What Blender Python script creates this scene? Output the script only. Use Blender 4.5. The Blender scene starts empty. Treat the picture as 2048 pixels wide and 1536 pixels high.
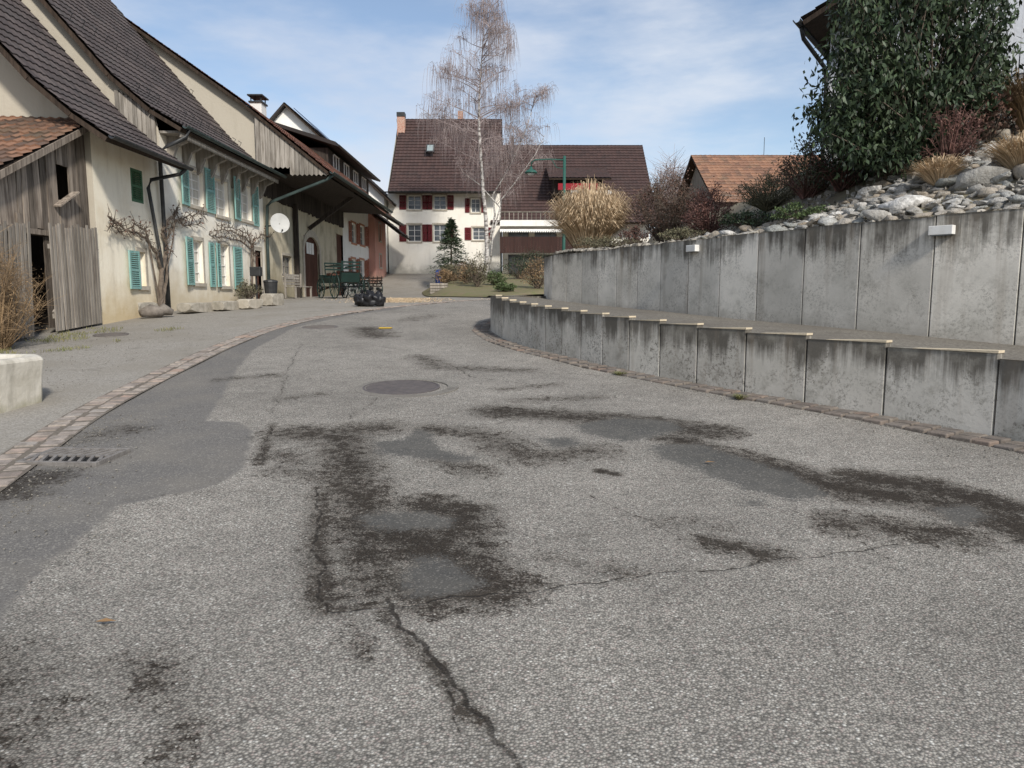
import bpy, bmesh, math, random
import numpy as np
from mathutils import Vector, Matrix, noise
random.seed(7)
U = random.uniform
V = Vector
C = bpy.context.scene.collection
PI = math.pi
F = 1480.; CZ = 1.4; PT = math.radians(6.86)
def ray(px, py):
    dx = (px-1024)/F; dy = -(py-768)/F
    return V((dx, math.cos(PT)+dy*math.sin(PT), -math.sin(PT)+dy*math.cos(PT)))
def at(px, py, Y):
    d = ray(px, py); t = Y/d.y
    return V((d.x*t, Y, CZ+d.z*t))
def atX(px, py, X):
    d = ray(px, py); t = X/d.x
    return V((X, d.y*t, CZ+d.z*t))
GK = np.array([(-60,0),(0,0),(3,0),(4,.02),(6,.09),(9,.27),(12,.47),(15,.67),(20,1.0),(25,1.20),(30,1.31),(36,1.34),(41,1.40),(45,1.72),(49,2.4),(52,2.85),(60,3.3),(100,4.2),(1500,4.2)], float)
OFF = np.linspace(-1.2, 1.2, 7)
def gz(Y):
    Y = np.asarray(Y, float)
    return sum(np.interp(Y+o, GK[:,0], GK[:,1]) for o in OFF)/7
def g1(Y): return float(gz(Y))
def bz(Y): return max(g1(Y)+.06,float(np.interp(Y,[29,31,36,42,50],[1.36,1.5,1.95,2.4,2.8])))
def G(px, py):
    d = ray(px, py); Y = 1.0
    while Y < 90:
        t = Y/d.y
        if CZ+d.z*t <= g1(Y): break
        Y += .04 if Y < 20 else .1
    return V((d.x*Y/d.y, Y, g1(Y)))
def curvef(K):
    K = np.array(K, float)
    def f(Y):
        Y = np.asarray(Y, float)
        return sum(np.interp(Y+o, K[:,0], K[:,1]) for o in OFF*.8)/7
    return f
XL = curvef([(-60,-3),(2,-3.0),(4,-3.45),(5.9,-3.96),(7.2,-4.35),(8.6,-4.56),(10.5,-4.78),(12.9,-5.0),(15.5,-5.07),(18,-4.67),(20.4,-3.8),(23.8,-2.4),(26.3,-1.14),(30,1.5),(34,6),(38,12),(45,22)])

# ---------------------------------------------------------------- mesh builder
class MB:
    def __init__(s): s.v = []; s.f = []
    def add(s, vs, fs):
        n = len(s.v); s.v += [tuple(v) for v in vs]; s.f += [tuple(i+n for i in f) for f in fs]; return s
    def quad(s, a, b, c, d): return s.add([a,b,c,d], [(0,1,2,3)])
    def poly(s, p): return s.add(p, [tuple(range(len(p)))])
    def obox(s, c, ax, ay, az):
        c = V(c); vs = [c+ax*i+ay*j+az*k for i in (-1,1) for j in (-1,1) for k in (-1,1)]
        return s.add(vs, [(0,1,3,2),(4,6,7,5),(0,4,5,1),(2,3,7,6),(0,2,6,4),(1,5,7,3)])
    def box(s, x0,x1,y0,y1,z0,z1):
        return s.obox(((x0+x1)/2,(y0+y1)/2,(z0+z1)/2), V(((x1-x0)/2,0,0)), V((0,(y1-y0)/2,0)), V((0,0,(z1-z0)/2)))
    def bar(s, a, b, w, h=None, up=V((0,0,1))):
        a=V(a); b=V(b); d=b-a; h=h or w
        sd=d.cross(up)
        if sd.length<1e-5: sd=d.cross(V((1,0,0)))
        sd.normalize(); u=sd.cross(d).normalized()
        return s.obox((a+b)/2, d/2, sd*w/2, u*h/2)
    def ext(s, p, vec):
        vec=V(vec); n=len(p); a=[V(q) for q in p]; b=[q+vec for q in a]
        return s.add(a+b, [tuple(range(n)), tuple(range(2*n-1,n-1,-1))]+[(i,(i+1)%n,n+(i+1)%n,n+i) for i in range(n)])
    def tube(s, pts, rad, n=6, cap=True):
        pts=[V(p) for p in pts]; m=len(pts)
        if not hasattr(rad,'__len__'): rad=[rad]*m
        vs=[]; fs=[]
        for i,p in enumerate(pts):
            d=(pts[min(i+1,m-1)]-pts[max(i-1,0)])
            if d.length<1e-7: d=V((0,0,1))
            d.normalize()
            a=d.cross(V((.31,.17,.93)))
            if a.length<.05: a=d.cross(V((1,0,0)))
            a.normalize(); b=d.cross(a)
            for k in range(n):
                t=2*PI*k/n; vs.append(p+a*(math.cos(t)*rad[i])+b*(math.sin(t)*rad[i]))
        for i in range(m-1):
            for k in range(n):
                fs.append((i*n+k,i*n+(k+1)%n,(i+1)*n+(k+1)%n,(i+1)*n+k))
        if cap: fs += [tuple(range(n-1,-1,-1)), tuple(range((m-1)*n,m*n))]
        return s.add(vs,fs)
    def lathe(s, c, prof, n=16, sx=1, sy=1):
        c=V(c); vs=[]; fs=[]
        for r,z in prof:
            for k in range(n):
                t=2*PI*k/n; vs.append(c+V((r*math.cos(t)*sx, r*math.sin(t)*sy, z)))
        for i in range(len(prof)-1):
            for k in range(n): fs.append((i*n+k,i*n+(k+1)%n,(i+1)*n+(k+1)%n,(i+1)*n+k))
        fs += [tuple(range(n-1,-1,-1)), tuple(range((len(prof)-1)*n, len(prof)*n))]
        return s.add(vs,fs)
    def blob(s, c, rx, ry, rz, amp=.2, sub=2, seed=0, fr=1.5):
        bm=bmesh.new(); bmesh.ops.create_icosphere(bm, subdivisions=sub, radius=1)
        vs=[]
        for v in bm.verts:
            k=1+amp*noise.noise(v.co*fr+V((seed*3.7,seed*1.3,seed)))*1.6
            vs.append(V(c)+V((v.co.x*rx*k,v.co.y*ry*k,v.co.z*rz*k)))
        fs=[tuple(x.index for x in f.verts) for f in bm.faces]; bm.free()
        return s.add(vs,fs)
    def build(s, name, m, parent=None, local=False, smooth=False, bevel=0):
        me=bpy.data.meshes.new(name)
        vs=s.v
        if parent is not None and not local:
            w=V((0,0,0)); q=parent
            while q is not None: w+=q.location; q=q.parent
            vs=[(v[0]-w.x,v[1]-w.y,v[2]-w.z) for v in vs]
        me.from_pydata(vs,[],s.f); me.update()
        if m: me.materials.append(m)
        if smooth: me.polygons.foreach_set('use_smooth',[True]*len(me.polygons))
        o=bpy.data.objects.new(name,me); C.objects.link(o)
        if parent is not None: o.parent=parent
        if bevel:
            b=o.modifiers.new('bevel','BEVEL'); b.width=bevel; b.segments=2
        return o
def tag(o,label,cat,group=None,kind=None):
    if label: o['label']=label
    if cat: o['category']=cat
    if group: o['group']=group
    if kind: o['kind']=kind
    return o
def thing(name,label,cat,loc=(0,0,0),group=None,rz=0):
    o=bpy.data.objects.new(name,None); C.objects.link(o); o.location=loc; o.rotation_euler=(0,0,rz); o.empty_display_size=.2
    return tag(o,label,cat,group)

# ---------------------------------------------------------------- materials
def nm(name):
    m=bpy.data.materials.new(name); m.use_nodes=True; nt=m.node_tree
    return m,nt,nt.nodes['Principled BSDF']
def N(nt,t,**k):
    n=nt.nodes.new(t)
    for a,b in k.items(): setattr(n,a,b)
    return n
def L(nt,a,b): nt.links.new(a,b)
def rgb(c): return (c[0],c[1],c[2],1)
def coords(nt,kind='Object',sc=(1,1,1)):
    t=N(nt,'ShaderNodeTexCoord'); mp=N(nt,'ShaderNodeMapping'); mp.inputs['Scale'].default_value=sc
    L(nt,t.outputs[kind],mp.inputs['Vector']); return mp.outputs[0]
def noi(nt,vec,scale,detail=5,rough=.6):
    n=N(nt,'ShaderNodeTexNoise'); n.inputs['Scale'].default_value=scale; n.inputs['Detail'].default_value=detail; n.inputs['Roughness'].default_value=rough
    L(nt,vec,n.inputs['Vector']); return n.outputs[0]
def mr(nt,v,a,b,c=0.,d=1.,smooth=False):
    n=N(nt,'ShaderNodeMapRange'); n.inputs[1].default_value=a; n.inputs[2].default_value=b; n.inputs[3].default_value=c; n.inputs[4].default_value=d
    if smooth: n.interpolation_type='SMOOTHSTEP'
    L(nt,v,n.inputs[0]); return n.outputs[0]
def mt(nt,op,a,b=None):
    n=N(nt,'ShaderNodeMath',operation=op)
    for i,x in enumerate((a,b)):
        if x is None: continue
        if isinstance(x,(int,float)): n.inputs[i].default_value=x
        else: L(nt,x,n.inputs[i])
    return n.outputs[0]
def mix(nt,f,a,b,bt='MIX'):
    n=N(nt,'ShaderNodeMix',data_type='RGBA',blend_type=bt)
    if isinstance(f,(int,float)): n.inputs[0].default_value=f
    else: L(nt,f,n.inputs[0])
    for i,x in ((6,a),(7,b)):
        if isinstance(x,tuple): n.inputs[i].default_value=rgb(x)
        else: L(nt,x,n.inputs[i])
    return n.outputs[2]
def grey(nt,k):
    cb=N(nt,'ShaderNodeCombineColor'); [L(nt,k,cb.inputs[i]) for i in range(3)]; return cb.outputs[0]
def bump(nt,b,h,strength,dist=.02):
    n=N(nt,'ShaderNodeBump'); n.inputs['Strength'].default_value=strength; n.inputs['Distance'].default_value=dist
    L(nt,h,n.inputs['Height']); L(nt,n.outputs[0],b.inputs['Normal']); return n
def mat(name,c1,c2=None,scale=3,rough=.85,bmp=.3,bscale=40,metal=0,st=(1,1,1),island=0,spec=.3,lo=.35,hi=.65):
    m,nt,b=nm(name); c2=c2 or tuple(x*.75 for x in c1)
    vec=coords(nt,'Object',st)
    col=mix(nt,mr(nt,noi(nt,vec,scale),lo,hi),c1,c2)
    if island:
        g=N(nt,'ShaderNodeNewGeometry'); k=mr(nt,g.outputs['Random Per Island'],0,1,1-island,1+island)
        col=mix(nt,1.,col,grey(nt,k),'MULTIPLY')
    L(nt,col,b.inputs['Base Color'])
    b.inputs['Roughness'].default_value=rough; b.inputs['Metallic'].default_value=metal; b.inputs['Specular IOR Level'].default_value=spec
    if bmp: bump(nt,b,noi(nt,vec,bscale,3),bmp,.01)
    return m
def plaster(name,c,dirt,low,amt=.55,lowh=.9):
    m,nt,b=nm(name); vec=coords(nt); v2=coords(nt,'Object',(1.5,1.5,.25))
    d=mt(nt,'MULTIPLY',mr(nt,noi(nt,vec,.9,7,.65),.48,.68),amt)
    col=mix(nt,d,c,dirt)
    col=mix(nt,mt(nt,'MULTIPLY',mr(nt,noi(nt,v2,2.2,6),.54,.76),amt*.8),col,tuple(x*.6 for x in dirt))
    sx=N(nt,'ShaderNodeSeparateXYZ'); L(nt,vec,sx.inputs[0])
    lowm=mr(nt,mt(nt,'ADD',sx.outputs[2],mt(nt,'MULTIPLY',mt(nt,'SUBTRACT',noi(nt,vec,1.6,6),.5),1.6)),.1,lowh,1,0)
    col=mix(nt,mt(nt,'MULTIPLY',lowm,.7),col,low)
    L(nt,col,b.inputs['Base Color']); b.inputs['Roughness'].default_value=.95; b.inputs['Specular IOR Level'].default_value=.15
    bump(nt,b,noi(nt,vec,14,6),.35,.02)
    return m
def tiles(name,c1,c2,c3,moss=(.1,.1,.08)):
    m,nt,b=nm(name); t=N(nt,'ShaderNodeTexCoord')
    fl=N(nt,'ShaderNodeVectorMath',operation='FLOOR'); L(nt,t.outputs['UV'],fl.inputs[0])
    w=N(nt,'ShaderNodeTexWhiteNoise',noise_dimensions='2D'); L(nt,fl.outputs[0],w.inputs['Vector'])
    r=N(nt,'ShaderNodeValToRGB'); L(nt,w.outputs[0],r.inputs[0])
    e=r.color_ramp.elements; e[0].color=rgb(c1); e[1].color=rgb(c3); x=r.color_ramp.elements.new(.55); x.color=rgb(c2)
    vec=coords(nt); col=mix(nt,mt(nt,'MULTIPLY',mr(nt,noi(nt,vec,1.2,7),.5,.7),.6),r.outputs[0],moss)
    fr=N(nt,'ShaderNodeVectorMath',operation='FRACTION'); L(nt,t.outputs['UV'],fr.inputs[0]); s=N(nt,'ShaderNodeSeparateXYZ'); L(nt,fr.outputs[0],s.inputs[0])
    edge=mr(nt,s.outputs[1],.0,.1,.5,1); ex=mr(nt,s.outputs[0],.0,.1,.65,1)
    col=mix(nt,1.,col,grey(nt,mt(nt,'MULTIPLY',edge,ex)),'MULTIPLY')
    L(nt,col,b.inputs['Base Color']); b.inputs['Roughness'].default_value=.75; b.inputs['Specular IOR Level'].default_value=.3
    return m
def concrete(name,bright=1.0,sp=.6,t0=.80):
    m,nt,b=nm(name); vec=coords(nt); t=N(nt,'ShaderNodeTexCoord'); sx=N(nt,'ShaderNodeSeparateXYZ'); L(nt,t.outputs['Generated'],sx.inputs[0])
    z=sx.outputs[2]; st=coords(nt,'Object',(1,1,.06))
    oi=N(nt,'ShaderNodeObjectInfo'); B=bright
    col=mix(nt,mr(nt,noi(nt,vec,1.3,6),.35,.65),(.77*B,.725*B,.645*B),(.57*B,.54*B,.475*B))
    streak=noi(nt,st,7,5,.7); blot=noi(nt,vec,1.7,4)
    top=mr(nt,mt(nt,'ADD',mt(nt,'ADD',z,mt(nt,'MULTIPLY',mt(nt,'SUBTRACT',streak,.5),1.0)),mt(nt,'MULTIPLY',mt(nt,'SUBTRACT',blot,.5),.75)),t0,t0+.26)
    col=mix(nt,mt(nt,'MULTIPLY',top,.88),col,(.080,.070,.056))
    rust=mt(nt,'MULTIPLY',mr(nt,noi(nt,st,4,4),.55,.72),.5); col=mix(nt,rust,col,(.28,.225,.165))
    spots=mt(nt,'MULTIPLY',mr(nt,noi(nt,vec,26,5,.85),.50,.60),mr(nt,noi(nt,vec,1.8,4),.40,.58,0,sp)); col=mix(nt,spots,col,(.17,.155,.13))
    blo=mt(nt,'MULTIPLY',mr(nt,noi(nt,vec,3.1,7,.7),.52,.68),sp*.8); col=mix(nt,blo,col,(.30,.28,.235))
    low=mr(nt,mt(nt,'ADD',z,mt(nt,'MULTIPLY',noi(nt,vec,4,4),.25)),.14,.40,.7,0); col=mix(nt,low,col,(.25,.22,.175))
    col=mix(nt,1.,col,grey(nt,mr(nt,oi.outputs['Random'],0,1,.78,1.12)),'MULTIPLY')
    L(nt,col,b.inputs['Base Color']); b.inputs['Roughness'].default_value=.9; b.inputs['Specular IOR Level'].default_value=.2
    bump(nt,b,noi(nt,vec,45,4),.25,.008)
    return m
def wood(name,c1,c2,island=.35,st=(6,6,.6)):
    return mat(name,c1,c2,scale=2.5,rough=.9,bmp=.6,bscale=12,st=st,island=island,spec=.15)
M={}
M['conc']=concrete('concrete',1.0,.55,.77); M['conc2']=concrete('mottled_concrete',.84,.95,.66)
M['cap']=mat('pale_cut_edge',(.62,.52,.37),(.48,.41,.30),scale=8)
M['pl1']=plaster('cream_plaster',(.86,.79,.64),(.62,.50,.33),(.50,.37,.18),.45,1.0)
M['pl2']=plaster('pale_plaster',(.86,.81,.70),(.57,.49,.37),(.50,.40,.24),.45,1.0)
M['pl3']=plaster('stained_barn_plaster',(.56,.50,.37),(.28,.24,.17),(.28,.24,.15),.8,1.4)
M['plg']=plaster('gable_plaster',(.85,.80,.68),(.62,.55,.44),(.3,.26,.2),.45,-5)
M['plw']=plaster('white_plaster',(.88,.86,.81),(.70,.67,.58),(.45,.43,.37),.3,.7)
M['plp']=plaster('pink_plaster',(.60,.32,.26),(.42,.26,.2),(.25,.18,.14),.4,.5)
M['plf']=plaster('far_white_plaster',(.86,.82,.73),(.65,.59,.48),(.4,.38,.32),.3,.7)
M['modern']=plaster('modern_render',(.70,.72,.76),(.62,.64,.68),(.5,.5,.5),.2,.2)
M['tdark']=tiles('dark_roof_tile',(.055,.044,.042),(.078,.062,.058),(.105,.085,.078),(.055,.052,.048))
M['tred']=tiles('red_roof_tile',(.26,.115,.075),(.19,.085,.055),(.12,.065,.045),(.10,.08,.06))
M['tbrown']=tiles('brown_roof_tile',(.066,.040,.036),(.078,.047,.041),(.054,.035,.032),(.05,.038,.034))
M['torange']=tiles('orange_roof_tile',(.33,.18,.11),(.26,.14,.09),(.17,.10,.07),(.16,.125,.085))
M['tshed']=tiles('shed_roof_tile',(.27,.145,.09),(.19,.11,.075),(.10,.07,.055),(.10,.09,.06))
M['woodold']=wood('weathered_board',(.29,.245,.20),(.11,.088,.07),.45)
M['woodgrey']=wood('grey_picket',(.31,.28,.24),(.18,.155,.13),.35)
M['wooddark']=wood('dark_board',(.065,.052,.044),(.03,.025,.021),.3)
M['woodsil']=wood('silver_board',(.34,.31,.27),(.17,.15,.125),.3)
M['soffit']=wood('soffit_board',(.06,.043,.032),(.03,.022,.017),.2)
M['teal']=mat('teal_shutter_paint',(.17,.35,.32),(.27,.43,.39),scale=7,rough=.8,st=(1,1,.3))
M['green']=mat('green_shutter_paint',(.05,.12,.06),(.07,.15,.08),scale=5,rough=.7)
M['ored']=mat('orange_red_shutter_paint',(.34,.12,.08),(.28,.10,.06),rough=.7)
M['dred']=mat('dark_red_shutter_paint',(.15,.018,.022),(.12,.015,.02),rough=.6)
M['white']=mat('white_paint',(.78,.77,.73),(.68,.66,.62),scale=6,rough=.6,bmp=.1)
M['stone']=mat('sandstone_trim',(.50,.45,.37),(.38,.34,.27),scale=6)
M['orstone']=mat('orange_sandstone',(.50,.24,.15),(.40,.19,.12),scale=6)
M['glass']=mat('window_glass',(.055,.065,.075),(.12,.13,.14),scale=1.2,rough=.12,bmp=0,spec=.6)
M['copper']=mat('aged_copper_pipe',(.065,.095,.088),(.04,.055,.052),scale=4,rough=.6,metal=.2,bmp=0)
M['dmetal']=mat('dark_metal',(.035,.037,.038),(.06,.06,.06),scale=6,rough=.5,metal=.4,bmp=.05)
M['iron']=mat('cast_iron',(.12,.108,.10),(.17,.15,.135),scale=9,rough=.75,bmp=.4,bscale=60)
M['irondark']=mat('dark_cast_iron',(.09,.08,.08),(.125,.11,.105),scale=9,rough=.75,bmp=.4,bscale=60)
M['lampgreen']=mat('lamp_green_paint',(.03,.11,.085),(.025,.09,.07),rough=.5,bmp=0)
M['doorwood']=wood('brown_door',(.12,.055,.038),(.07,.035,.025),.2)
M['brick']=mat('chimney_brick',(.42,.2,.14),(.5,.36,.28),scale=14,lo=.45,hi=.55)
M['bark']=mat('vine_bark',(.19,.15,.115),(.09,.07,.055),scale=8,bmp=.6)
M['stump']=mat('grey_stump_wood',(.24,.21,.18),(.11,.095,.08),scale=6,bmp=.8,bscale=14)
M['twig']=mat('birch_twig',(.37,.305,.29),(.26,.21,.20),scale=3,bmp=0,island=.3)
M['birch']=mat('birch_bark',(.58,.555,.52),(.15,.13,.115),scale=4,st=(1,1,2.5),lo=.44,hi=.62,bmp=.2)
M['straw']=mat('dry_grass',(.64,.50,.33),(.44,.32,.20),scale=6,bmp=0,island=.4)
M['leafd']=mat('dark_evergreen_leaf',(.024,.042,.020),(.050,.070,.034),scale=2,rough=.5,bmp=0,island=.65,spec=.3)
M['leafm']=mat('mid_green_leaf',(.10,.14,.055),(.07,.10,.04),scale=2,rough=.6,bmp=0,island=.5)
M['leafbr']=mat('brown_dry_leaf',(.14,.075,.055),(.085,.055,.04),scale=2,rough=.8,bmp=0,island=.6)
M['leafred']=mat('red_brown_twig',(.16,.08,.065),(.11,.065,.055),scale=2,rough=.8,bmp=0,island=.5)
M['leafol']=mat('olive_twig',(.16,.15,.09),(.10,.09,.06),scale=2,rough=.8,bmp=0,island=.5)
M['leafgb']=mat('orange_brown_twig',(.29,.195,.105),(.18,.125,.075),scale=2,rough=.8,bmp=0,island=.5)
M['bag']=mat('black_plastic',(.012,.012,.014),(.02,.02,.022),rough=.42,bmp=.9,bscale=9,spec=.4)
M['cgreen']=mat('carriage_green_paint',(.014,.034,.028),(.012,.026,.022),rough=.4,bmp=0)
M['soil']=mat('garden_soil',(.15,.12,.085),(.19,.17,.11),scale=2,bmp=.8,bscale=12)
M['solar']=mat('solar_glass',(.02,.03,.06),(.03,.04,.08),rough=.2,bmp=0)
M['blue']=mat('blue_plastic',(.02,.09,.4),(.02,.08,.33),rough=.5,bmp=0)
M['redfab']=mat('red_fabric',(.30,.02,.03),(.24,.02,.03),bmp=.1)
M['yellow']=mat('yellow_paint',(.65,.42,.04),(.5,.33,.05),scale=20,bmp=.1)
M['trough']=plaster('weathered_limestone',(.62,.58,.50),(.33,.30,.23),(.28,.26,.17),.9,.35)
M['grassg']=mat('short_grass',(.14,.16,.055),(.22,.19,.09),scale=4,island=.4,bmp=0)
def rockmat():
    m,nt,b=nm('river_rock'); vec=coords(nt); oi=N(nt,'ShaderNodeObjectInfo')
    r=N(nt,'ShaderNodeValToRGB'); L(nt,oi.outputs['Random'],r.inputs[0]); e=r.color_ramp.elements
    e[0].color=rgb((.30,.29,.265)); e[1].color=rgb((.78,.75,.70))
    for p,c in ((.25,(.46,.435,.39)),(.45,(.38,.31,.225)),(.6,(.58,.56,.52)),(.8,(.31,.32,.295)),(.9,(.68,.66,.62))): x=e.new(p); x.color=rgb(c)
    col=mix(nt,mr(nt,noi(nt,vec,4,6,.7),.42,.62,0,.7),r.outputs[0],(.20,.185,.16))
    L(nt,col,b.inputs['Base Color']); b.inputs['Roughness'].default_value=.85
    bump(nt,b,noi(nt,vec,6,6),.7,.05); return m
M['rock']=rockmat()
M['pebble']=mat('pebbles',(.34,.32,.28),(.20,.18,.155),scale=3,island=.5,bmp=0)
M['crumb']=mat('gravel_crumbs',(.24,.22,.19),(.13,.12,.10),scale=30,island=.4,bmp=0)
def cobble(name,k_):
    m,nt,b=nm(name); g=N(nt,'ShaderNodeNewGeometry')
    def s_(c): return rgb(tuple(x*k_ for x in c))
    r=N(nt,'ShaderNodeValToRGB'); L(nt,g.outputs['Random Per Island'],r.inputs[0]); e=r.color_ramp.elements
    e[0].color=s_((.35,.28,.23)); e[1].color=s_((.37,.255,.195))
    for p,c in ((.3,(.32,.285,.25)),(.6,(.25,.20,.17)),(.8,(.39,.335,.28))): x=e.new(p); x.color=s_(c)
    vec=coords(nt); col=mix(nt,mr(nt,noi(nt,vec,9,6),.42,.62,0,.75),r.outputs[0],(.17*k_,.145*k_,.12*k_))
    L(nt,col,b.inputs['Base Color']); b.inputs['Roughness'].default_value=.85; bump(nt,b,noi(nt,vec,50,4),.5,.01); return m
M['cobble']=cobble('cobble_stone',1.0); M['cobble2']=cobble('dirty_cobble_stone',.58)
M['dirt']=mat('joint_dirt',(.12,.10,.08),(.18,.155,.125),scale=20,bmp=.3)

def roadmat():
    m,nt,b=nm('worn_road'); vec=coords(nt)
    def attr(n):
        a=N(nt,'ShaderNodeAttribute'); a.attribute_name=n; return a.outputs['Fac']
    vo=N(nt,'ShaderNodeTexVoronoi'); vo.inputs['Scale'].default_value=98; L(nt,vec,vo.inputs['Vector'])
    sc=N(nt,'ShaderNodeSeparateColor'); L(nt,vo.outputs['Color'],sc.inputs[0])
    r=N(nt,'ShaderNodeValToRGB'); L(nt,sc.outputs[0],r.inputs[0]); e=r.color_ramp.elements
    e[0].color=rgb((.19,.178,.158)); e[1].color=rgb((.62,.60,.54))
    for p,c in ((.2,(.28,.262,.23)),(.5,(.345,.32,.28)),(.75,(.41,.385,.335)),(.88,(.36,.305,.27)),(.95,(.46,.43,.38))): x=e.new(p); x.color=rgb(c)
    gap=mr(nt,vo.outputs['Distance'],.28,.66,1.08,.50)
    agg=mix(nt,1.,r.outputs[0],grey(nt,gap),'MULTIPLY')
    edge=noi(nt,vec,4,7,.7); e2=noi(nt,vec,13,5,.75); big=noi(nt,vec,.55,5)
    lvl=mt(nt,'MULTIPLY',mr(nt,big,.3,.7,.80,1.16),mr(nt,edge,.3,.7,.82,1.12))
    agg=mix(nt,1.,agg,grey(nt,lvl),'MULTIPLY')
    n2=noi(nt,vec,110,3,.8)
    asp=mix(nt,mr(nt,n2,.35,.7),(.092,.087,.082),(.22,.207,.19))
    asp=mix(nt,mr(nt,noi(nt,vec,1.4,6),.42,.68,0,.55),asp,(.205,.187,.16))
    asp=mix(nt,mr(nt,sc.outputs[2],.86,.9,0,.5),asp,(.33,.31,.27))
    ma=mr(nt,mt(nt,'ADD',attr('strip'),mt(nt,'MULTIPLY',mt(nt,'SUBTRACT',edge,.5),.45)),.45,.55)
    col=mix(nt,ma,agg,asp)
    st=attr('stain')
    ve=N(nt,'ShaderNodeTexVoronoi',feature='DISTANCE_TO_EDGE'); ve.inputs['Scale'].default_value=2.6
    wv=N(nt,'ShaderNodeVectorMath',operation='ADD'); nz=N(nt,'ShaderNodeTexNoise'); nz.inputs['Scale'].default_value=3.5; nz.inputs['Detail'].default_value=5; L(nt,vec,nz.inputs['Vector'])
    sv=N(nt,'ShaderNodeVectorMath',operation='SCALE'); L(nt,nz.outputs['Color'],sv.inputs[0]); sv.inputs['Scale'].default_value=.55
    L(nt,vec,wv.inputs[0]); L(nt,sv.outputs[0],wv.inputs[1]); L(nt,wv.outputs[0],ve.inputs['Vector'])
    hair=mt(nt,'MULTIPLY',mr(nt,ve.outputs['Distance'],.002,.012,1,0),mr(nt,mt(nt,'ADD',st,mt(nt,'MULTIPLY',mt(nt,'SUBTRACT',big,.5),1.2)),.05,.34,0,.7))
    hair=mt(nt,'MULTIPLY',hair,mr(nt,e2,.38,.55))
    col=mix(nt,hair,col,(.055,.048,.04))
    soft=mt(nt,'ADD',st,mt(nt,'MULTIPLY',mt(nt,'SUBTRACT',edge,.5),.9)); soft=mr(nt,soft,.16,.75,0,.66,True)
    col=mix(nt,soft,col,mix(nt,1.,col,(.36,.335,.31),'MULTIPLY'))
    ms=mt(nt,'ADD',st,mt(nt,'MULTIPLY',mt(nt,'SUBTRACT',edge,.5),1.5)); ms=mt(nt,'ADD',ms,mt(nt,'MULTIPLY',mt(nt,'SUBTRACT',e2,.5),1.9))
    ms=mt(nt,'ADD',ms,mt(nt,'MULTIPLY',mt(nt,'SUBTRACT',sc.outputs[1],.5),.45))
    ms=mr(nt,ms,.48,.82)
    dark=mix(nt,1.,agg,(.19,.17,.15),'MULTIPLY'); dark=mix(nt,.42,dark,(.026,.021,.017))
    col=mix(nt,ms,col,dark)
    mp=mt(nt,'ADD',attr('patch'),mt(nt,'MULTIPLY',mt(nt,'SUBTRACT',edge,.5),1.1)); mp=mt(nt,'ADD',mp,mt(nt,'MULTIPLY',mt(nt,'SUBTRACT',e2,.5),.8)); mp=mt(nt,'ADD',mp,mt(nt,'MULTIPLY',mt(nt,'SUBTRACT',sc.outputs[1],.5),.3))
    mp=mr(nt,mp,.42,.66)
    pc=mix(nt,mr(nt,n2,.35,.7),(.055,.054,.051),(.115,.112,.103)); pc=mix(nt,mr(nt,edge,.4,.62,0,.55),pc,(.12,.113,.10)); pc=mix(nt,mr(nt,sc.outputs[2],.86,.9,0,.45),pc,(.27,.25,.22))
    col=mix(nt,mt(nt,'MULTIPLY',mp,.93),col,pc)
    ck=attr('crack')
    cw=mt(nt,'SUBTRACT',ck,mt(nt,'MULTIPLY',mr(nt,e2,.40,.66),.008))
    cr=mt(nt,'MULTIPLY',mr(nt,cw,.0005,.006,1,0),mr(nt,edge,.30,.46,.35,1))
    halo=mt(nt,'MULTIPLY',mr(nt,ck,.0,.055,1,0),mr(nt,e2,.42,.64,0,.5))
    col=mix(nt,halo,col,(.10,.088,.072)); col=mix(nt,mt(nt,'MULTIPLY',cr,.85),col,(.026,.022,.018))
    L(nt,col,b.inputs['Base Color']); b.inputs['Roughness'].default_value=.92; b.inputs['Specular IOR Level'].default_value=.15
    sm=mt(nt,'SUBTRACT',1.,mt(nt,'MAXIMUM',mt(nt,'MULTIPLY',mr(nt,attr('patch'),.45,.55),.75),mt(nt,'MULTIPLY',mr(nt,attr('strip'),.45,.55),.65)))
    h=mt(nt,'MULTIPLY',mt(nt,'SUBTRACT',1.,vo.outputs['Distance']),sm)
    h=mt(nt,'SUBTRACT',h,mt(nt,'MULTIPLY',mr(nt,ck,.0,.010,1,0),2.0))
    bump(nt,b,h,.5,.008)
    return m
M['road']=roadmat()
def asph(name,c1,c2,c3,sc=70):
    m,nt,b=nm(name); vec=coords(nt)
    vo=N(nt,'ShaderNodeTexVoronoi'); vo.inputs['Scale'].default_value=sc; L(nt,vec,vo.inputs['Vector'])
    s=N(nt,'ShaderNodeSeparateColor'); L(nt,vo.outputs['Color'],s.inputs[0])
    col=mix(nt,s.outputs[0],c1,c2); col=mix(nt,mr(nt,noi(nt,vec,.6,8,.65),.45,.65,0,.75),col,c3)
    col=mix(nt,mr(nt,noi(nt,vec,2.3,8,.7),.56,.70,0,.6),col,tuple(x*.55 for x in c3))
    L(nt,col,b.inputs['Base Color']); b.inputs['Roughness'].default_value=.92; b.inputs['Specular IOR Level'].default_value=.15; bump(nt,b,vo.outputs['Distance'],.4,.008); return m
M['fore']=asph('forecourt_asphalt',(.21,.193,.167),(.36,.335,.295),(.24,.217,.18))
M['walk']=asph('walkway_paving',(.12,.108,.09),(.24,.22,.185),(.14,.125,.105),40)

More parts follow.
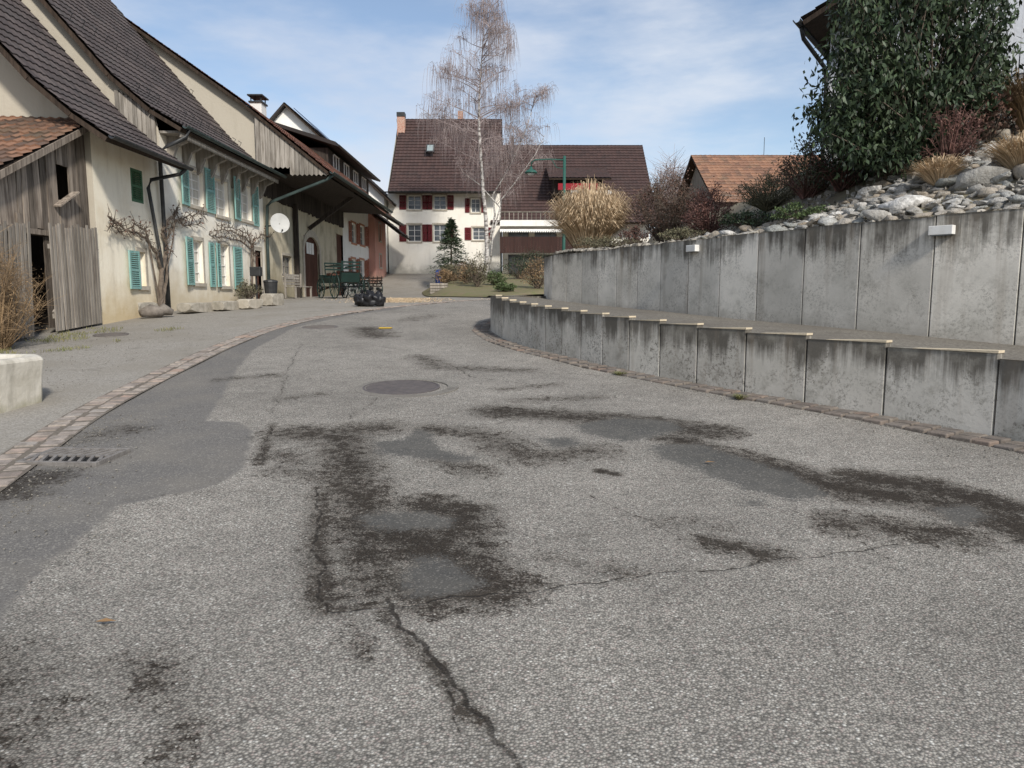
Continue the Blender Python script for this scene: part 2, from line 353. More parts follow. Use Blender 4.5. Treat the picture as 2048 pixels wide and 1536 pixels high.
# ---------------------------------------------------------------- ground, road
def gridmesh(name,XX,YY,ZZ,m,attrs=None,smooth=True):
    r,c=XX.shape; n=r*c
    co=np.stack([XX,YY,ZZ],-1).reshape(-1,3).astype(np.float32)
    idx=np.arange(n).reshape(r,c)
    q=np.stack([idx[:-1,:-1],idx[:-1,1:],idx[1:,1:],idx[1:,:-1]],-1).reshape(-1,4)
    me=bpy.data.meshes.new(name); me.vertices.add(n); me.vertices.foreach_set('co',co.ravel())
    nf=len(q); me.loops.add(nf*4); me.loops.foreach_set('vertex_index',q.ravel().astype(np.int32))
    me.polygons.add(nf); me.polygons.foreach_set('loop_start',np.arange(0,nf*4,4,dtype=np.int32)); me.polygons.foreach_set('loop_total',np.full(nf,4,dtype=np.int32))
    me.update(calc_edges=True)
    if smooth: me.polygons.foreach_set('use_smooth',np.ones(nf,dtype=bool))
    if attrs:
        for k,a in attrs.items():
            at_=me.attributes.new(k,'FLOAT','POINT'); at_.data.foreach_set('value',a.ravel().astype(np.float32))
    me.materials.append(m)
    o=bpy.data.objects.new(name,me); C.objects.link(o); return o
LWpx=[(1985,873),(1765,833),(1608,805),(1488,785),(1392,768),(1318,754),(1257,742),(1204,731),(1161,721),(1123,712),(1090,704),(1063,697),(1040,690),(1020,684),(1004,677),(992,670),(981,662)]
LW=[V((6.9,2.9,0)),V((6.0,4.0,0)),V((5.1,5.2,0))]+[G(*p) for p in LWpx]
LW=[V((p.x,p.y,0)) for p in LW]+[V((-.42,16.3,0)),V((-.1,17.5,0)),V((.5,18.7,0)),V((1.4,19.9,0)),V((2.6,21,0))]
xr=[(-60,14),(0,9.2)]+[(p.y,p.x-.34) for p in LW[:20]]+[(16.4,-.75),(17.6,-.4),(18.9,.2),(20.2,1.1),(21.4,2.4),(24,5),(28,9),(34,17),(38,24),(45,34)]
XRK=np.array(xr)
def XR(Y): 
    Y=np.asarray(Y,float); return sum(np.interp(Y+o,XRK[:,0],XRK[:,1]) for o in OFF*.25)/7
rows=np.concatenate([np.linspace(-14,1.5,16),1.55*np.exp(np.arange(0,3.22,.0042))])
NC=680
tt=np.linspace(0,1,NC)[None,:]
YY=np.repeat(rows[:,None],NC,1)
x0=XL(rows)[:,None]-.2; x1=XR(rows)[:,None]+.36
XX=x0+(x1-x0)*tt
ZZ=gz(YY)+.006*np.sin(XX*1.7+YY*.6)+.004*np.sin(YY*2.3-XX)
def segd(px,py,a,b):
    ax,ay=a; bx,by=b; dx,dy=bx-ax,by-ay; l=dx*dx+dy*dy+1e-12
    t=np.clip(((px-ax)*dx+(py-ay)*dy)/l,0,1); return np.hypot(px-ax-t*dx,py-ay-t*dy)
fx=XX.ravel(); fy=YY.ravel()
def world(pl): return [(p.x,p.y) for p in (G(*q) for q in pl)]
def sel(P,mg):
    xs=[p[0] for p in P]; ys=[p[1] for p in P]
    return np.where((fx>min(xs)-mg)&(fx<max(xs)+mg)&(fy>min(ys)-mg)&(fy<max(ys)+mg))[0]
def polyfield(dst,P,soft,mg=.6):
    i=sel(P,mg); X=fx[i]; Y=fy[i]; d=np.full(len(i),9.); ins=np.zeros(len(i),bool); n=len(P)
    for k in range(n):
        a=P[k]; b=P[(k+1)%n]; d=np.minimum(d,segd(X,Y,a,b))
        c=((a[1]>Y)!=(b[1]>Y)); xi=(b[0]-a[0])*(Y-a[1])/((b[1]-a[1])+1e-12)+a[0]; ins^=(c&(X<xi))
    sd=np.where(ins,d,-d); dst[i]=np.maximum(dst[i],np.clip(.5+sd/soft,0,1))
patch=np.zeros(len(fx)); stain=np.zeros(len(fx)); crack=np.full(len(fx),.3); strip=np.zeros(len(fx))
for P in [[(718,1038),(760,1024),(850,1028),(912,1040),(895,1057),(800,1065),(732,1059)],
          [(796,1160),(832,1118),(885,1115),(935,1145),(970,1178),(895,1200),(815,1196)],
          [(745,885),(800,880),(830,860),(860,866),(885,900),(960,915),(925,930),(850,922),(752,910)],
          [(1145,852),(1230,834),(1345,845),(1370,862),(1250,886),(1175,870)],
          [(1292,892),(1400,890),(1480,914),(1585,948),(1660,992),(1590,1004),(1485,978),(1405,944),(1325,920)],
          [(1855,1018),(1940,1016),(1980,1038),(1920,1055)],[(1075,878),(1150,874),(1170,890),(1105,899)],
          [(1480,1002),(1532,1002),(1522,1013),(1488,1012)]]:
    polyfield(patch,world(P),.30)
for P,r,s in [([(580,868),(650,872),(760,858)],.34,.66),([(600,930),(560,905)],.24,.48),([(690,880),(700,960),(725,1040),(750,1120),(780,1180)],.28,.72),([(790,1060),(860,1100),(960,1175),(880,1185)],.28,.88),([(850,1010),(930,1030),(930,1060),(880,1090)],.24,.82),([(740,1030),(720,1060)],.2,.8),
    ([(960,1100),(900,1080)],.16,.55),([(860,860),(960,870),(1060,915),(1180,900)],.30,.6),([(960,945),(880,925)],.2,.55),([(1000,822),(1120,832),(1250,842),(1420,866)],.32,.76),([(1040,800),(1190,796)],.2,.48),
    ([(1420,905),(1560,942),(1700,985),(1850,1005),(2000,1045),(2150,1090)],.28,.85),([(1720,960),(1850,975),(1990,1015)],.26,.9),([(1700,1050),(1900,1075)],.26,.68),([(1430,1090),(1530,1110)],.16,.66),([(1350,880),(1420,900)],.22,.75),
    ([(280,1330),(340,1400),(380,1490)],.18,.46),([(-40,1330),(40,1536)],.3,.46),([(840,712),(880,735),(1050,740)],.26,.52),([(735,657),(755,672)],.45,.62),([(860,632),(820,640)],.5,.44),
    ([(560,940),(640,960)],.2,.5),([(650,990),(640,1100),(660,1220)],.13,.62),([(700,1220),(760,1215)],.06,.7),([(760,1230),(860,1330),(960,1450)],.05,.55),([(1000,780),(1110,770)],.18,.44),([(1200,942),(1230,946)],.06,1.),
    ([(640,790),(560,800)],.2,.42),([(440,760),(540,752)],.2,.44),([(250,860),(150,880)],.3,.46),([(60,960),(0,990)],.3,.7),([(545,850),(520,930)],.07,.6),([(1100,1120),(1250,1150)],.12,.42),([(1340,1040),(1450,1060)],.2,.38),([(700,1235),(730,1330)],.08,.42)]:
    P=world(P); i=sel(P,r*2.2); X=fx[i]; Y=fy[i]; d=np.full(len(i),9.)
    for a,b in zip(P[:-1],P[1:]): d=np.minimum(d,segd(X,Y,a,b))
    stain[i]=np.maximum(stain[i],np.clip(s*(1.15-.58*d/r),0,1)*np.clip(2-d/r,0,1))
def jag(P,lvl,am):
    for _ in range(lvl):
        Q=[P[0]]
        for a,b in zip(P[:-1],P[1:]):
            l=math.hypot(a[0]-b[0],a[1]-b[1]); j=min(am*l,.03); Q+= [((a[0]+b[0])/2+U(-j,j),(a[1]+b[1])/2+U(-j,j)),b]
        P=Q
    return P
for P,wd_ in [([(775,1205),(830,1280),(880,1340),(930,1400),(980,1460),(1040,1536),(1080,1600)],-.004),([(885,1350),(908,1420),(920,1470)],.002),
    ([(790,1222),(900,1196),(1100,1182),(1300,1152),(1500,1130),(1750,1100),(2048,1082)],.0),([(635,980),(632,1080),(640,1180),(655,1228),(780,1225)],-.001),
    ([(548,850),(528,900),(520,930)],.001),([(500,737),(650,741),(830,735),(1000,742),(1200,752)],.0),([(605,688),(575,740),(545,830)],.002),([(470,770),(575,764)],.002),
    ([(1650,952),(1800,944),(2060,930)],.002),([(1180,990),(1300,1040),(1360,1082)],.003),([(500,856),(640,850),(760,842),(900,826),(1000,800)],.001),([(700,840),(760,795),(840,772)],.002),
    ([(840,712),(900,728),(940,752),(1080,772)],.0),([(250,1000),(400,985),(620,990),(700,975)],.003),([(1620,1010),(1700,1080),(1780,1120)],.003),([(900,860),(1000,845),(1150,800)],.002),
    ([(560,930),(620,905),(700,900)],.002),([(1040,880),(1100,905),(1250,920)],.002),([(620,650),(700,645),(780,640)],.0),([(820,700),(740,690),(640,700)],.0),([(1100,815),(1180,830),(1260,825)],.002),([(1380,1080),(1480,1095),(1560,1120)],.003),
    ([(1000,1120),(1080,1090),(1180,1075)],.004)]:
    P=world(P); Q=jag(P,5,.13); i=sel(Q,.3); X=fx[i]; Y=fy[i]; d=np.full(len(i),9.)
    for a,b in zip(Q[:-1],Q[1:]): d=np.minimum(d,segd(X,Y,a,b))
    crack[i]=np.minimum(crack[i],d+wd_)
SP=[(-4.5,1.0),(-2.2,1.5),(-2.0,2.6),(-2.3,3.3)]+world([(60,1160),(240,1012),(420,976),(480,942),(508,862),(480,846),(415,842),(470,745),(505,700),(590,655),(700,630),(800,618)])+[(-3,24),(-8,24),(-8,1)]
polyfield(strip,SP,.5,1.5)
road=gridmesh('road',XX,YY,ZZ,M['road'],dict(patch=patch,stain=stain,crack=crack,strip=strip))
tag(road,None,None,kind='structure')
r2=np.concatenate([np.linspace(-14,1.5,16),np.linspace(2,70,170)]); t2=np.linspace(0,1,40)[None,:]**.6
xe=XL(r2)[:,None]-.2; XX2=-45+(xe+45)*t2; YY2=np.repeat(r2[:,None],40,1)
tag(gridmesh('forecourt',XX2,YY2,gz(YY2)-.004,M['fore']),None,None,kind='structure')
gy=np.concatenate([[-900,-200,-60],np.linspace(-20,70,60),[100,200,500,1500]]); gx=np.concatenate([[-1200,-300,-90],np.linspace(-60,60,40),[90,300,1200]])
XG,YG=np.meshgrid(gx,gy)
tag(gridmesh('ground',XG,YG,gz(YG)-.12,M['soil']),None,None,kind='structure')
kb=MB(); y=1.0
while y<36:
    x=float(XL(y)); dx=float(XL(y+.2)-XL(y-.2))/.4; t=V((dx,1,float(gz(y+.2)-gz(y-.2))/.4)).normalized(); s=V((t.y,-t.x,0)).normalized()
    for r in (-.095,.095):
        c=V((x,y,g1(y)))+s*(r+U(-.012,.012))+t*U(-.02,.02)+V((0,0,-.014+U(-.006,.008)))
        a_=U(-.07,.07); t_=(t*math.cos(a_)+s*math.sin(a_)); s_=(s*math.cos(a_)-t*math.sin(a_))
        kb.obox(c,t_*U(.070,.096),s_*U(.072,.088),V((0,0,.03)))
    y+=.2*t.y
o=kb.build('kerb',M['cobble'],bevel=.014); tag(o,None,None,kind='structure')
kj=MB(); ys=np.arange(1,36,.5)
for a_,b_ in zip(ys[:-1],ys[1:]): kj.quad(V((XL(a_)-.2,a_,g1(a_)+.009)),V((XL(a_)+.2,a_,g1(a_)+.009)),V((XL(b_)+.2,b_,g1(b_)+.009)),V((XL(b_)-.2,b_,g1(b_)+.009)))
o=kj.build('kerb_joint',M['dirt']); tag(o,None,None,kind='structure')
kb=MB()
for i in range(1,len(LW)-1):
    a,b=LW[i],LW[i+1]; n=max(1,int((b-a).length/.19)); t=(b-a).normalized(); s=V((-t.y,t.x,0))
    for k in range(n):
        p=a.lerp(b,(k+.5)/n); c=V((p.x,p.y,g1(p.y)))+s*(.13+U(-.01,.01))+V((0,0,-.012+U(-.006,.006)))
        kb.obox(c,t*.086*(b-a).length/n/.19,s*.082,V((0,0,.032)))
        c=c+s*.175; c.z-=.003; kb.obox(c,t*.085*(b-a).length/n/.19,s*.075,V((0,0,.03)))
o=kb.build('kerb_edge',M['cobble2'],bevel=.012); tag(o,None,None,kind='structure')

# ---------------------------------------------------------------- retaining walls
rw=thing('retaining_wall','low stepped grey concrete retaining wall curving along the road edge','wall',(LW[3].x,LW[3].y,g1(LW[3].y)))
for i in range(len(LW)-1):
    a,b=LW[i],LW[i+1]; t=(b-a).normalized(); n=V((t.y,-t.x,0)) 
    top=g1(b.y)+.705; z0=g1(a.y)-.25; g=.008
    tail=i>=len(LW)-6
    if tail: top=1.375
    mb=MB(); p=[a+t*g,b-t*g,b-t*g+n*.12,a+t*g+n*.12]
    mb.ext([V((q.x,q.y,z0)) for q in p],(0,0,top-z0))
    mb.build('panel',M['conc2'],rw,bevel=.008)
    if tail: continue
    e0=-.003; e1=.123; a2=a+t*.004; b2=a.lerp(b,.75); th=.024
    def z_(q,z): return V((q.x,q.y,z))
    mb=MB(); vs=[z_(a2+n*e0,top+.001),z_(b2+n*e0,top+.001),z_(b2+n*e1,top+.001),z_(a2+n*e1,top+.001),z_(a2+n*e0,top+th),z_(b2+n*e0,top+.003),z_(b2+n*e1,top+.003),z_(a2+n*e1,top+th)]
    mb.add(vs,[(0,1,2,3),(4,5,6,7),(0,1,5,4),(1,2,6,5),(2,3,7,6),(3,0,4,7)]); mb.build('capping',M['cap'],rw)
UW=[V((10.2,5.0,0)),V((9.4,6.0,0)),V((8.6,6.95,0)),V((7.85,7.8,0)),V((7.12,8.6,0)),V((6.38,9.4,0))]
for px,Y in ((1862,10.2),(1715,11.05),(1605,11.85),(1513,12.65),(1438,13.4),(1375,14.15),(1320,14.9),(1274,15.55),(1232,16.15),(1195,16.75),(1163,17.3),(1133,17.8),(1103,18.3)):
    p=at(px,590,Y); UW.append(V((p.x,Y,0)))
UW+=[V((.82,19.2,0)),V((.95,20.1,0)),V((1.35,21.0,0)),V((2.0,21.8,0)),V((3.0,22.6,0))]
def ubase(Y): return float(np.interp(Y,[5,9.3,11,12.8,14.9,17,18.2,20,23],[.5,.76,.89,.97,1.08,1.18,1.27,1.36,1.45]))
uw=thing('tall_retaining_wall','tall curved wall of light grey concrete panels below the rock garden','wall',(UW[6].x,UW[6].y,ubase(UW[6].y)))
for i in range(len(UW)-1):
    a,b=UW[i],UW[i+1]; t=(b-a).normalized(); n=V((t.y,-t.x,0)); top=2.50-.008*i+(.012 if i%2 else 0)
    z0=ubase(a.y)-.25; g=.008; mb=MB()
    mb.ext([V((q.x,q.y,z0)) for q in (a+t*g,b-t*g,b-t*g+n*.14,a+t*g+n*.14)],(0,0,top-z0)); mb.build('panel',M['conc'],uw,bevel=.008)
def resample(P,n):
    d=[0]
    for a,b in zip(P[:-1],P[1:]): d.append(d[-1]+(b-a).length)
    out=[]
    for k in range(n):
        s=d[-1]*k/(n-1); j=max(i for i in range(len(d)) if d[i]<=s+1e-9); j=min(j,len(P)-2)
        out.append(P[j].lerp(P[j+1],(s-d[j])/(d[j+1]-d[j])))
    return out
A=resample(LW+[V((6,25,0)),V((12,29,0))],60); B=resample(UW+[V((8,25.5,0)),V((14,30,0))],60)
XX3=np.zeros((60,8)); YY3=XX3.copy(); ZZ3=XX3.copy()
for i in range(60):
    za=max(g1(A[i].y+.4)+.60,0) if A[i].y<16.5 else max(1.36+.02*(A[i].y-16),g1(A[i].y)+.02); zb=ubase(B[i].y) if B[i].y<23 else max(1.45+.03*(B[i].y-23),g1(B[i].y)+.03)
    a=A[i]; b=B[i]; d=(b-a).normalized()
    for j in range(8):
        p=(a+d*.08).lerp(b+d*.05,j/7); XX3[i,j]=p.x; YY3[i,j]=p.y; ZZ3[i,j]=za+(zb-za)*j/7
tag(gridmesh('walkway',XX3,YY3,ZZ3,M['walk']),None,None,kind='structure')
UWa=UW
def wd(x,y):
    best=(1e9,1)
    p=V((x,y,0))
    for a,b in zip(UWa[:-1],UWa[1:]):
        d=b-a; t=max(0,min(1,(p-a).dot(d)/d.dot(d))); q=a+d*t; l=(p-q).length
        if l<best[0]:
            n=V((d.y,-d.x,0)); best=(l,1 if (p-q).dot(n)>=0 else -1)
    return best
def hz(x,y):
    d,s=wd(x,y); k=float(np.interp(x+.15*(14-y),[1,3,5,7],[.03,.09,.25,.43])); return min(2.38+k*max(0,d-.1)+.08*noise.noise(V((x*1.1,y*1.1,0))),4.7)
def S(px,py):
    d=ray(px,py); Y=6.
    while Y<40:
        t=Y/d.y; x=d.x*t; z=CZ+d.z*t
        l,s=wd(x,Y)
        if s>0 and l>.16 and z<=hz(x,Y): return V((x,Y,hz(x,Y)))
        Y+=.08
    return None
Q=[(24,6),(22,20),(16,36),(9,40),(5,36)]
Bq=resample(UW,70); Qr=resample([V((q[0],q[1],0)) for q in Q],70)
XS=np.zeros((70,34)); YS=XS.copy(); ZS=XS.copy()
for i in range(70):
    for j in range(34):
        d=(Qr[i]-Bq[i]).normalized(); p=(Bq[i]+d*.12).lerp(Qr[i],(j/33)**1.7); XS[i,j]=p.x; YS[i,j]=p.y; ZS[i,j]=hz(p.x,p.y)
tag(gridmesh('hill',XS,YS,ZS,M['soil']),None,None,kind='structure')
variants=[]
for k in range(12):
    mb=MB(); mb.blob((0,0,0),1,U(.6,.9),U(.32,.55),.55,2,k+1,1.2)
    o=mb.build('rock',M['rock'],smooth=(k%4!=0)); variants.append(o.data); bpy.data.objects.remove(o)
cnt=0; tries=0; placed=[]
while cnt<295 and tries<7000:
    tries+=1
    px=U(1300,2090) if random.random()<.18 else U(1600,2090)
    lim=np.interp(px,[1270,1450,1600,1700,1800,1900,2048],[482,470,445,410,355,275,235])
    base=np.interp(px,[1270,1500,1860,2090],[492,472,436,418])
    py=base-(base-lim)*random.random()
    p=S(px,py)
    if p is None: continue
    rq=random.random(); sz=U(.09,.15) if rq<.62 else (U(.15,.25) if rq<.92 else U(.25,.36))
    if px<1600: sz*=.65
    if any((p-q).length<(sz+r)*.62 for q,r in placed): continue
    placed.append((p,sz))
    o=bpy.data.objects.new('rock',random.choice(variants)); C.objects.link(o)
    o.location=p+V((0,0,sz*.15)); o.scale=(sz,sz,sz*U(.8,1.1)); o.rotation_euler=(U(-.35,.35),U(-.35,.35),U(0,6.28))
    tag(o,'rounded grey or tan river rock lying in the rock garden above the tall concrete wall','rock','rocks piled in the rock garden'); cnt+=1
mb=MB()
for k in range(3400):
    i=random.randrange(len(UW)-7)+3; a,b=UW[i],UW[i+1]; t=(b-a).normalized(); n=V((t.y,-t.x,0)); d=.2+6.5*random.random()**1.3
    if a.x<3.2: d=.2+.5*random.random()
    p=a.lerp(b,random.random())+n*d; z=hz(p.x,p.y); r=U(.02,.06)
    mb.obox(V((p.x,p.y,z+.005)),V((U(-1,1),U(-1,1),.2)).normalized()*r,V((U(-1,1),U(-1,1),.2)).normalized()*r*.8,V((0,.1,1))*r*.6)
o=mb.build('pebbles',M['pebble'],bevel=.012); tag(o,'small grey pebbles filling the gaps between the rocks','pebbles',kind='stuff')
def wall_lamp(px,py,lab,w=.15):
    p0=None
    d=ray(px,py)
    for a,b in zip(UW[:-1],UW[1:]):
        for k in range(20):
            q=a.lerp(b,k/20); t=q.y/d.y
            if abs(d.x*t-q.x)<.08: p0=(V((q.x,q.y,CZ+d.z*t)),(b-a).normalized())
    p,t=p0; n=V((-t.y,t.x,0))
    r=thing('wall_lamp',lab,'lamp',p)
    mb=MB(); mb.obox(p+n*.055,t*w,n*.055,V((0,0,.06))); mb.build('housing',M['white'],r,bevel=.006)
    mb=MB(); mb.obox(p+n*.055-V((0,0,.066)),t*w*.85,n*.04,V((0,0,.006))); mb.build('diffuser',M['glass'],r)
wall_lamp(1898,461,'white box lamp mounted high on the tall concrete wall, nearest of three')
wall_lamp(1396,497,'white box lamp on the middle of the tall concrete wall, second of three',.125)
wall_lamp(1168,515,'white box lamp near the far end of the tall concrete wall below the pampas grass',.10)

# ---------------------------------------------------------------- road furniture
p=G(803,776)
mh=thing('manhole_cover','large round cast iron manhole cover in the middle of the cracked road','manhole',p)
sl=math.atan((g1(p.y+.5)-g1(p.y-.5))/1.0); mh.rotation_euler=(sl,0,0)
ringm=asph('worn_concrete_ring',(.15,.14,.125),(.29,.27,.235),(.16,.145,.125),98)
mb=MB(); mb.lathe((.07,0,0),[(.63,-.02),(.63,.010),(.50,.011),(.50,-.02)],40); mb.build('concrete_ring',ringm,mh,local=True)
mb=MB(); mb.lathe((0,0,0),[(.47,-.02),(.47,.013),(.445,.015),(.445,.010),(.02,.010),(.0,.010)],40)
for i in range(-7,8):
    w=math.sqrt(max(0,.43**2-(i*.058)**2)); mb.box(-w,w,i*.058-.010,i*.058+.010,.006,.013)
mb.build('cover',M['irondark'],mh,local=True)
def small_mh(px,py,r,lab,sx=1):
    p=G(px,py); m_=thing('manhole_cover',lab,'manhole',p+V((0,0,.002))); m_.rotation_euler=(math.atan(g1(p.y+.5)-g1(p.y-.5)),0,0)
    mb=MB(); mb.lathe((0,0,0),[(r*1.12,-.02),(r*1.12,.01),(r,.012),(r,-.02)],28); mb.build('frame',M['iron'],m_,local=True)
    mb=MB(); mb.lathe((0,0,0),[(r*.98,-.02),(r*.98,.01),(.01,.01)],28); 
    for i in range(-4,5):
        w=math.sqrt(max(0,(r*.9)**2-(i*r*.2)**2)); mb.box(-w,w,i*r*.2-.01,i*r*.2+.01,.006,.015)
    mb.build('cover',M['iron'],m_,local=True)
small_mh(222,670,.28,'small rusty manhole cover in the forecourt in front of the shed')
small_mh(640,655,.34,'distant flat manhole cover on the road beside the cobble line')
p=G(150,917); gr=thing('drain_grate','worn cast iron storm drain grate with slanted bars beside the cobbles','drain',p+V((0,0,.012)))
gr.rotation_euler=(.04,0,math.radians(-4))
gm0=mat('worn_grate_iron',(.22,.205,.19),(.14,.128,.118),scale=12,rough=.8,bmp=.4)
mb=MB(); w,h=.33,.235
for x0_,x1_,y0_,y1_ in ((-w,w,-h,-h+.035),(-w,w,h-.035,h),(-w,-w+.03,-h+.035,h-.035),(w-.03,w,-h+.035,h-.035)): mb.box(x0_,x1_,y0_,y1_,-.05,.014)
mb.build('frame',gm0,gr,local=True,bevel=.004)
mb=MB()
for r_ in (0,1):
    for i in range(8):
        x_=-w+.065+i*.078; s_=1 if r_ else -1; y_=-.1+r_*.2
        mb.bar((x_-.035*s_,y_-.085,.004),(x_+.035*s_,y_+.085,.004),.026,.02)
mb.box(-w+.03,w-.03,-.015,.015,-.02,.012)
mb.build('bars',gm0,gr,local=True,bevel=.003)
mb=MB(); mb.box(-w+.03,w-.03,-h+.03,h-.03,-.006,-.003); 
dk=mat('drain_dark',(.01,.009,.008),bmp=0); mb.build('pit',dk,gr,local=True)
p=G(771,657); mb=MB(); mb.obox(p+V((0,0,.014)),V((.13,.01,0)),V((0,.06,.003)),V((0,0,.006))); o=mb.build('road_marking',M['yellow']); tag(o,'small yellow painted marker dash on the far road','marking')
tr=thing('stone_trough','weathered pale stone water trough at the left edge beside the cobbles','trough',(-6.27,7.95,g1(7.6)))
mb=MB()
def trring(hx,hy,z,ch=.28):
    return [V((x,y,z)) for x,y in ((hx,-hy+ch),(hx,hy-ch),(hx-ch,hy),(-hx+ch,hy),(-hx,hy-ch),(-hx,-hy+ch),(-hx+ch,-hy),(hx-ch,-hy))]
prof=[(1.0,.56,-.1),(1.02,.58,.3),(1.04,.60,.50),(1.02,.58,.545),(.90,.46,.545),(.88,.44,.5),(.84,.40,.2)]
vs=[]; fs=[]
for hx,hy,z in prof: vs+=trring(hx,hy,z,.24 if hx>.92 else .2)
for i in range(len(prof)-1):
    for k in range(8): fs.append((i*8+k,i*8+(k+1)%8,(i+1)*8+(k+1)%8,(i+1)*8+k))
fs.append(tuple(range(48,56))); mb.add(vs,fs); tr.rotation_euler=(0,0,math.radians(-6)); mb.build('basin',M['trough'],tr,local=True,bevel=.03)
mb=MB(); mb.add(trring(.86,.42,.40,.2),[tuple(range(8))]); wm=mat('still_water',(.04,.05,.045),rough=.05,bmp=.05,bscale=6,spec=.6); mb.build('water',wm,tr,local=True)

# ---------------------------------------------------------------- building helpers
ZU=V((0,0,1))
class PL:
    def __init__(s,O,u,n): s.O=V(O); s.u=V(u); s.n=V(n)
    def p(s,a,b,d=0): return s.O+s.u*a+ZU*b+s.n*d
def pbox(mb,pl,a0,a1,b0,b1,d0,d1):
    return mb.obox(pl.p((a0+a1)/2,(b0+b1)/2,(d0+d1)/2),pl.u*((a1-a0)/2),pl.n*((d1-d0)/2),ZU*((b1-b0)/2))
def wall(mb,pl,a0,a1,b0,b1,holes=(),dep=.18):
    As=sorted({a0,a1}|{x for h in holes for x in h[:2]}); Bs=sorted({b0,b1}|{x for h in holes for x in h[2:4]})
    for i in range(len(As)-1):
        for j in range(len(Bs)-1):
            ca=(As[i]+As[i+1])/2; cb_=(Bs[j]+Bs[j+1])/2
            if any(h[0]<ca<h[1] and h[2]<cb_<h[3] for h in holes): continue
            mb.quad(pl.p(As[i],Bs[j]),pl.p(As[i+1],Bs[j]),pl.p(As[i+1],Bs[j+1]),pl.p(As[i],Bs[j+1]))
    for h in holes:
        c=[(h[0],h[2]),(h[1],h[2]),(h[1],h[3]),(h[0],h[3])]
        for k in range(4):
            a,b=c[k],c[(k+1)%4]; mb.quad(pl.p(*a),pl.p(*b),pl.p(*b,-dep),pl.p(*a,-dep))
def reparent(o,par):
    w=V((0,0,0)); q=par
    while q is not None: w+=q.location; q=q.parent
    for v in o.data.vertices: v.co-=w
    o.parent=par
def window(parent,pl,a0,a1,b0,b1,fm=None,nx=2,nz=3,sill=True,sm=None,fw=.05,bw=.025,pane=None,dep=.12):
    fm=fm or M['white']; mb=MB()
    pbox(mb,pl,a0,a0+fw,b0,b1,-dep-.03,-dep+.02); pbox(mb,pl,a1-fw,a1,b0,b1,-dep-.03,-dep+.02)
    pbox(mb,pl,a0+fw,a1-fw,b0,b0+fw,-dep-.03,-dep+.02); pbox(mb,pl,a0+fw,a1-fw,b1-fw,b1,-dep-.03,-dep+.02)
    for k in range(1,nx):
        x=a0+(a1-a0)*k/nx; w=fw*.7 if (nx==2) else bw; pbox(mb,pl,x-w/2,x+w/2,b0+fw,b1-fw,-dep-.028,-dep+.012)
    for k in range(1,nz):
        z=b0+(b1-b0)*k/nz; pbox(mb,pl,a0+fw,a1-fw,z-bw/2,z+bw/2,-dep-.026,-dep+.008)
    w=mb.build('window',fm,parent)
    mb=MB(); mb.quad(pl.p(a0,b0,-dep-.02),pl.p(a1,b0,-dep-.02),pl.p(a1,b1,-dep-.02),pl.p(a0,b1,-dep-.02)); o=mb.build('pane',pane or M['glass'],None); reparent(o,w)
    if sill:
        mb=MB(); pbox(mb,pl,a0-.08,a1+.08,b0-.1,b0-.003,-.1,.06)
        for q in ((a0-.1,a0-.002),(a1+.002,a1+.1)): pbox(mb,pl,q[0],q[1],b0,b1+.002,-.05,.015)
        pbox(mb,pl,a0-.1,a1+.1,b1+.003,b1+.11,-.05,.018)
        o=mb.build('sill',sm or M['stone'],None); reparent(o,w)
    return w
def shutter(parent,pl,a0,a1,b0,b1,m,d=.03,slats=True,tilt=0):
    mb=MB(); pl2=pl
    if tilt:
        ang=tilt; hinge=a1 if ang>0 else a0; an=abs(ang)
        uu=(pl.u*math.cos(an)+pl.n*(-math.sin(an) if ang>0 else math.sin(an)))
        nn=(pl.n*math.cos(an)+pl.u*(math.sin(an) if ang>0 else -math.sin(an)))
        pl2=PL(pl.p(hinge,0,.0)-uu*hinge,uu,nn)
    fw=.06
    pbox(mb,pl2,a0,a0+fw,b0,b1,d,d+.035); pbox(mb,pl2,a1-fw,a1,b0,b1,d,d+.035)
    for z in (b0,(b0+b1)/2-fw/2,b1-fw): pbox(mb,pl2,a0+fw,a1-fw,z,z+fw,d+.001,d+.034)
    n=int((b1-b0)/.055)
    for k in range(n):
        z=b0+fw+(b1-b0-2*fw)*(k+.5)/n
        c=pl2.p((a0+a1)/2,z,d+.016); mb.obox(c,pl2.u*((a1-a0)/2-fw),(pl2.n*.016-ZU*.014),(ZU*.006+pl2.n*.004))
    return mb.build('shutter',m,parent)
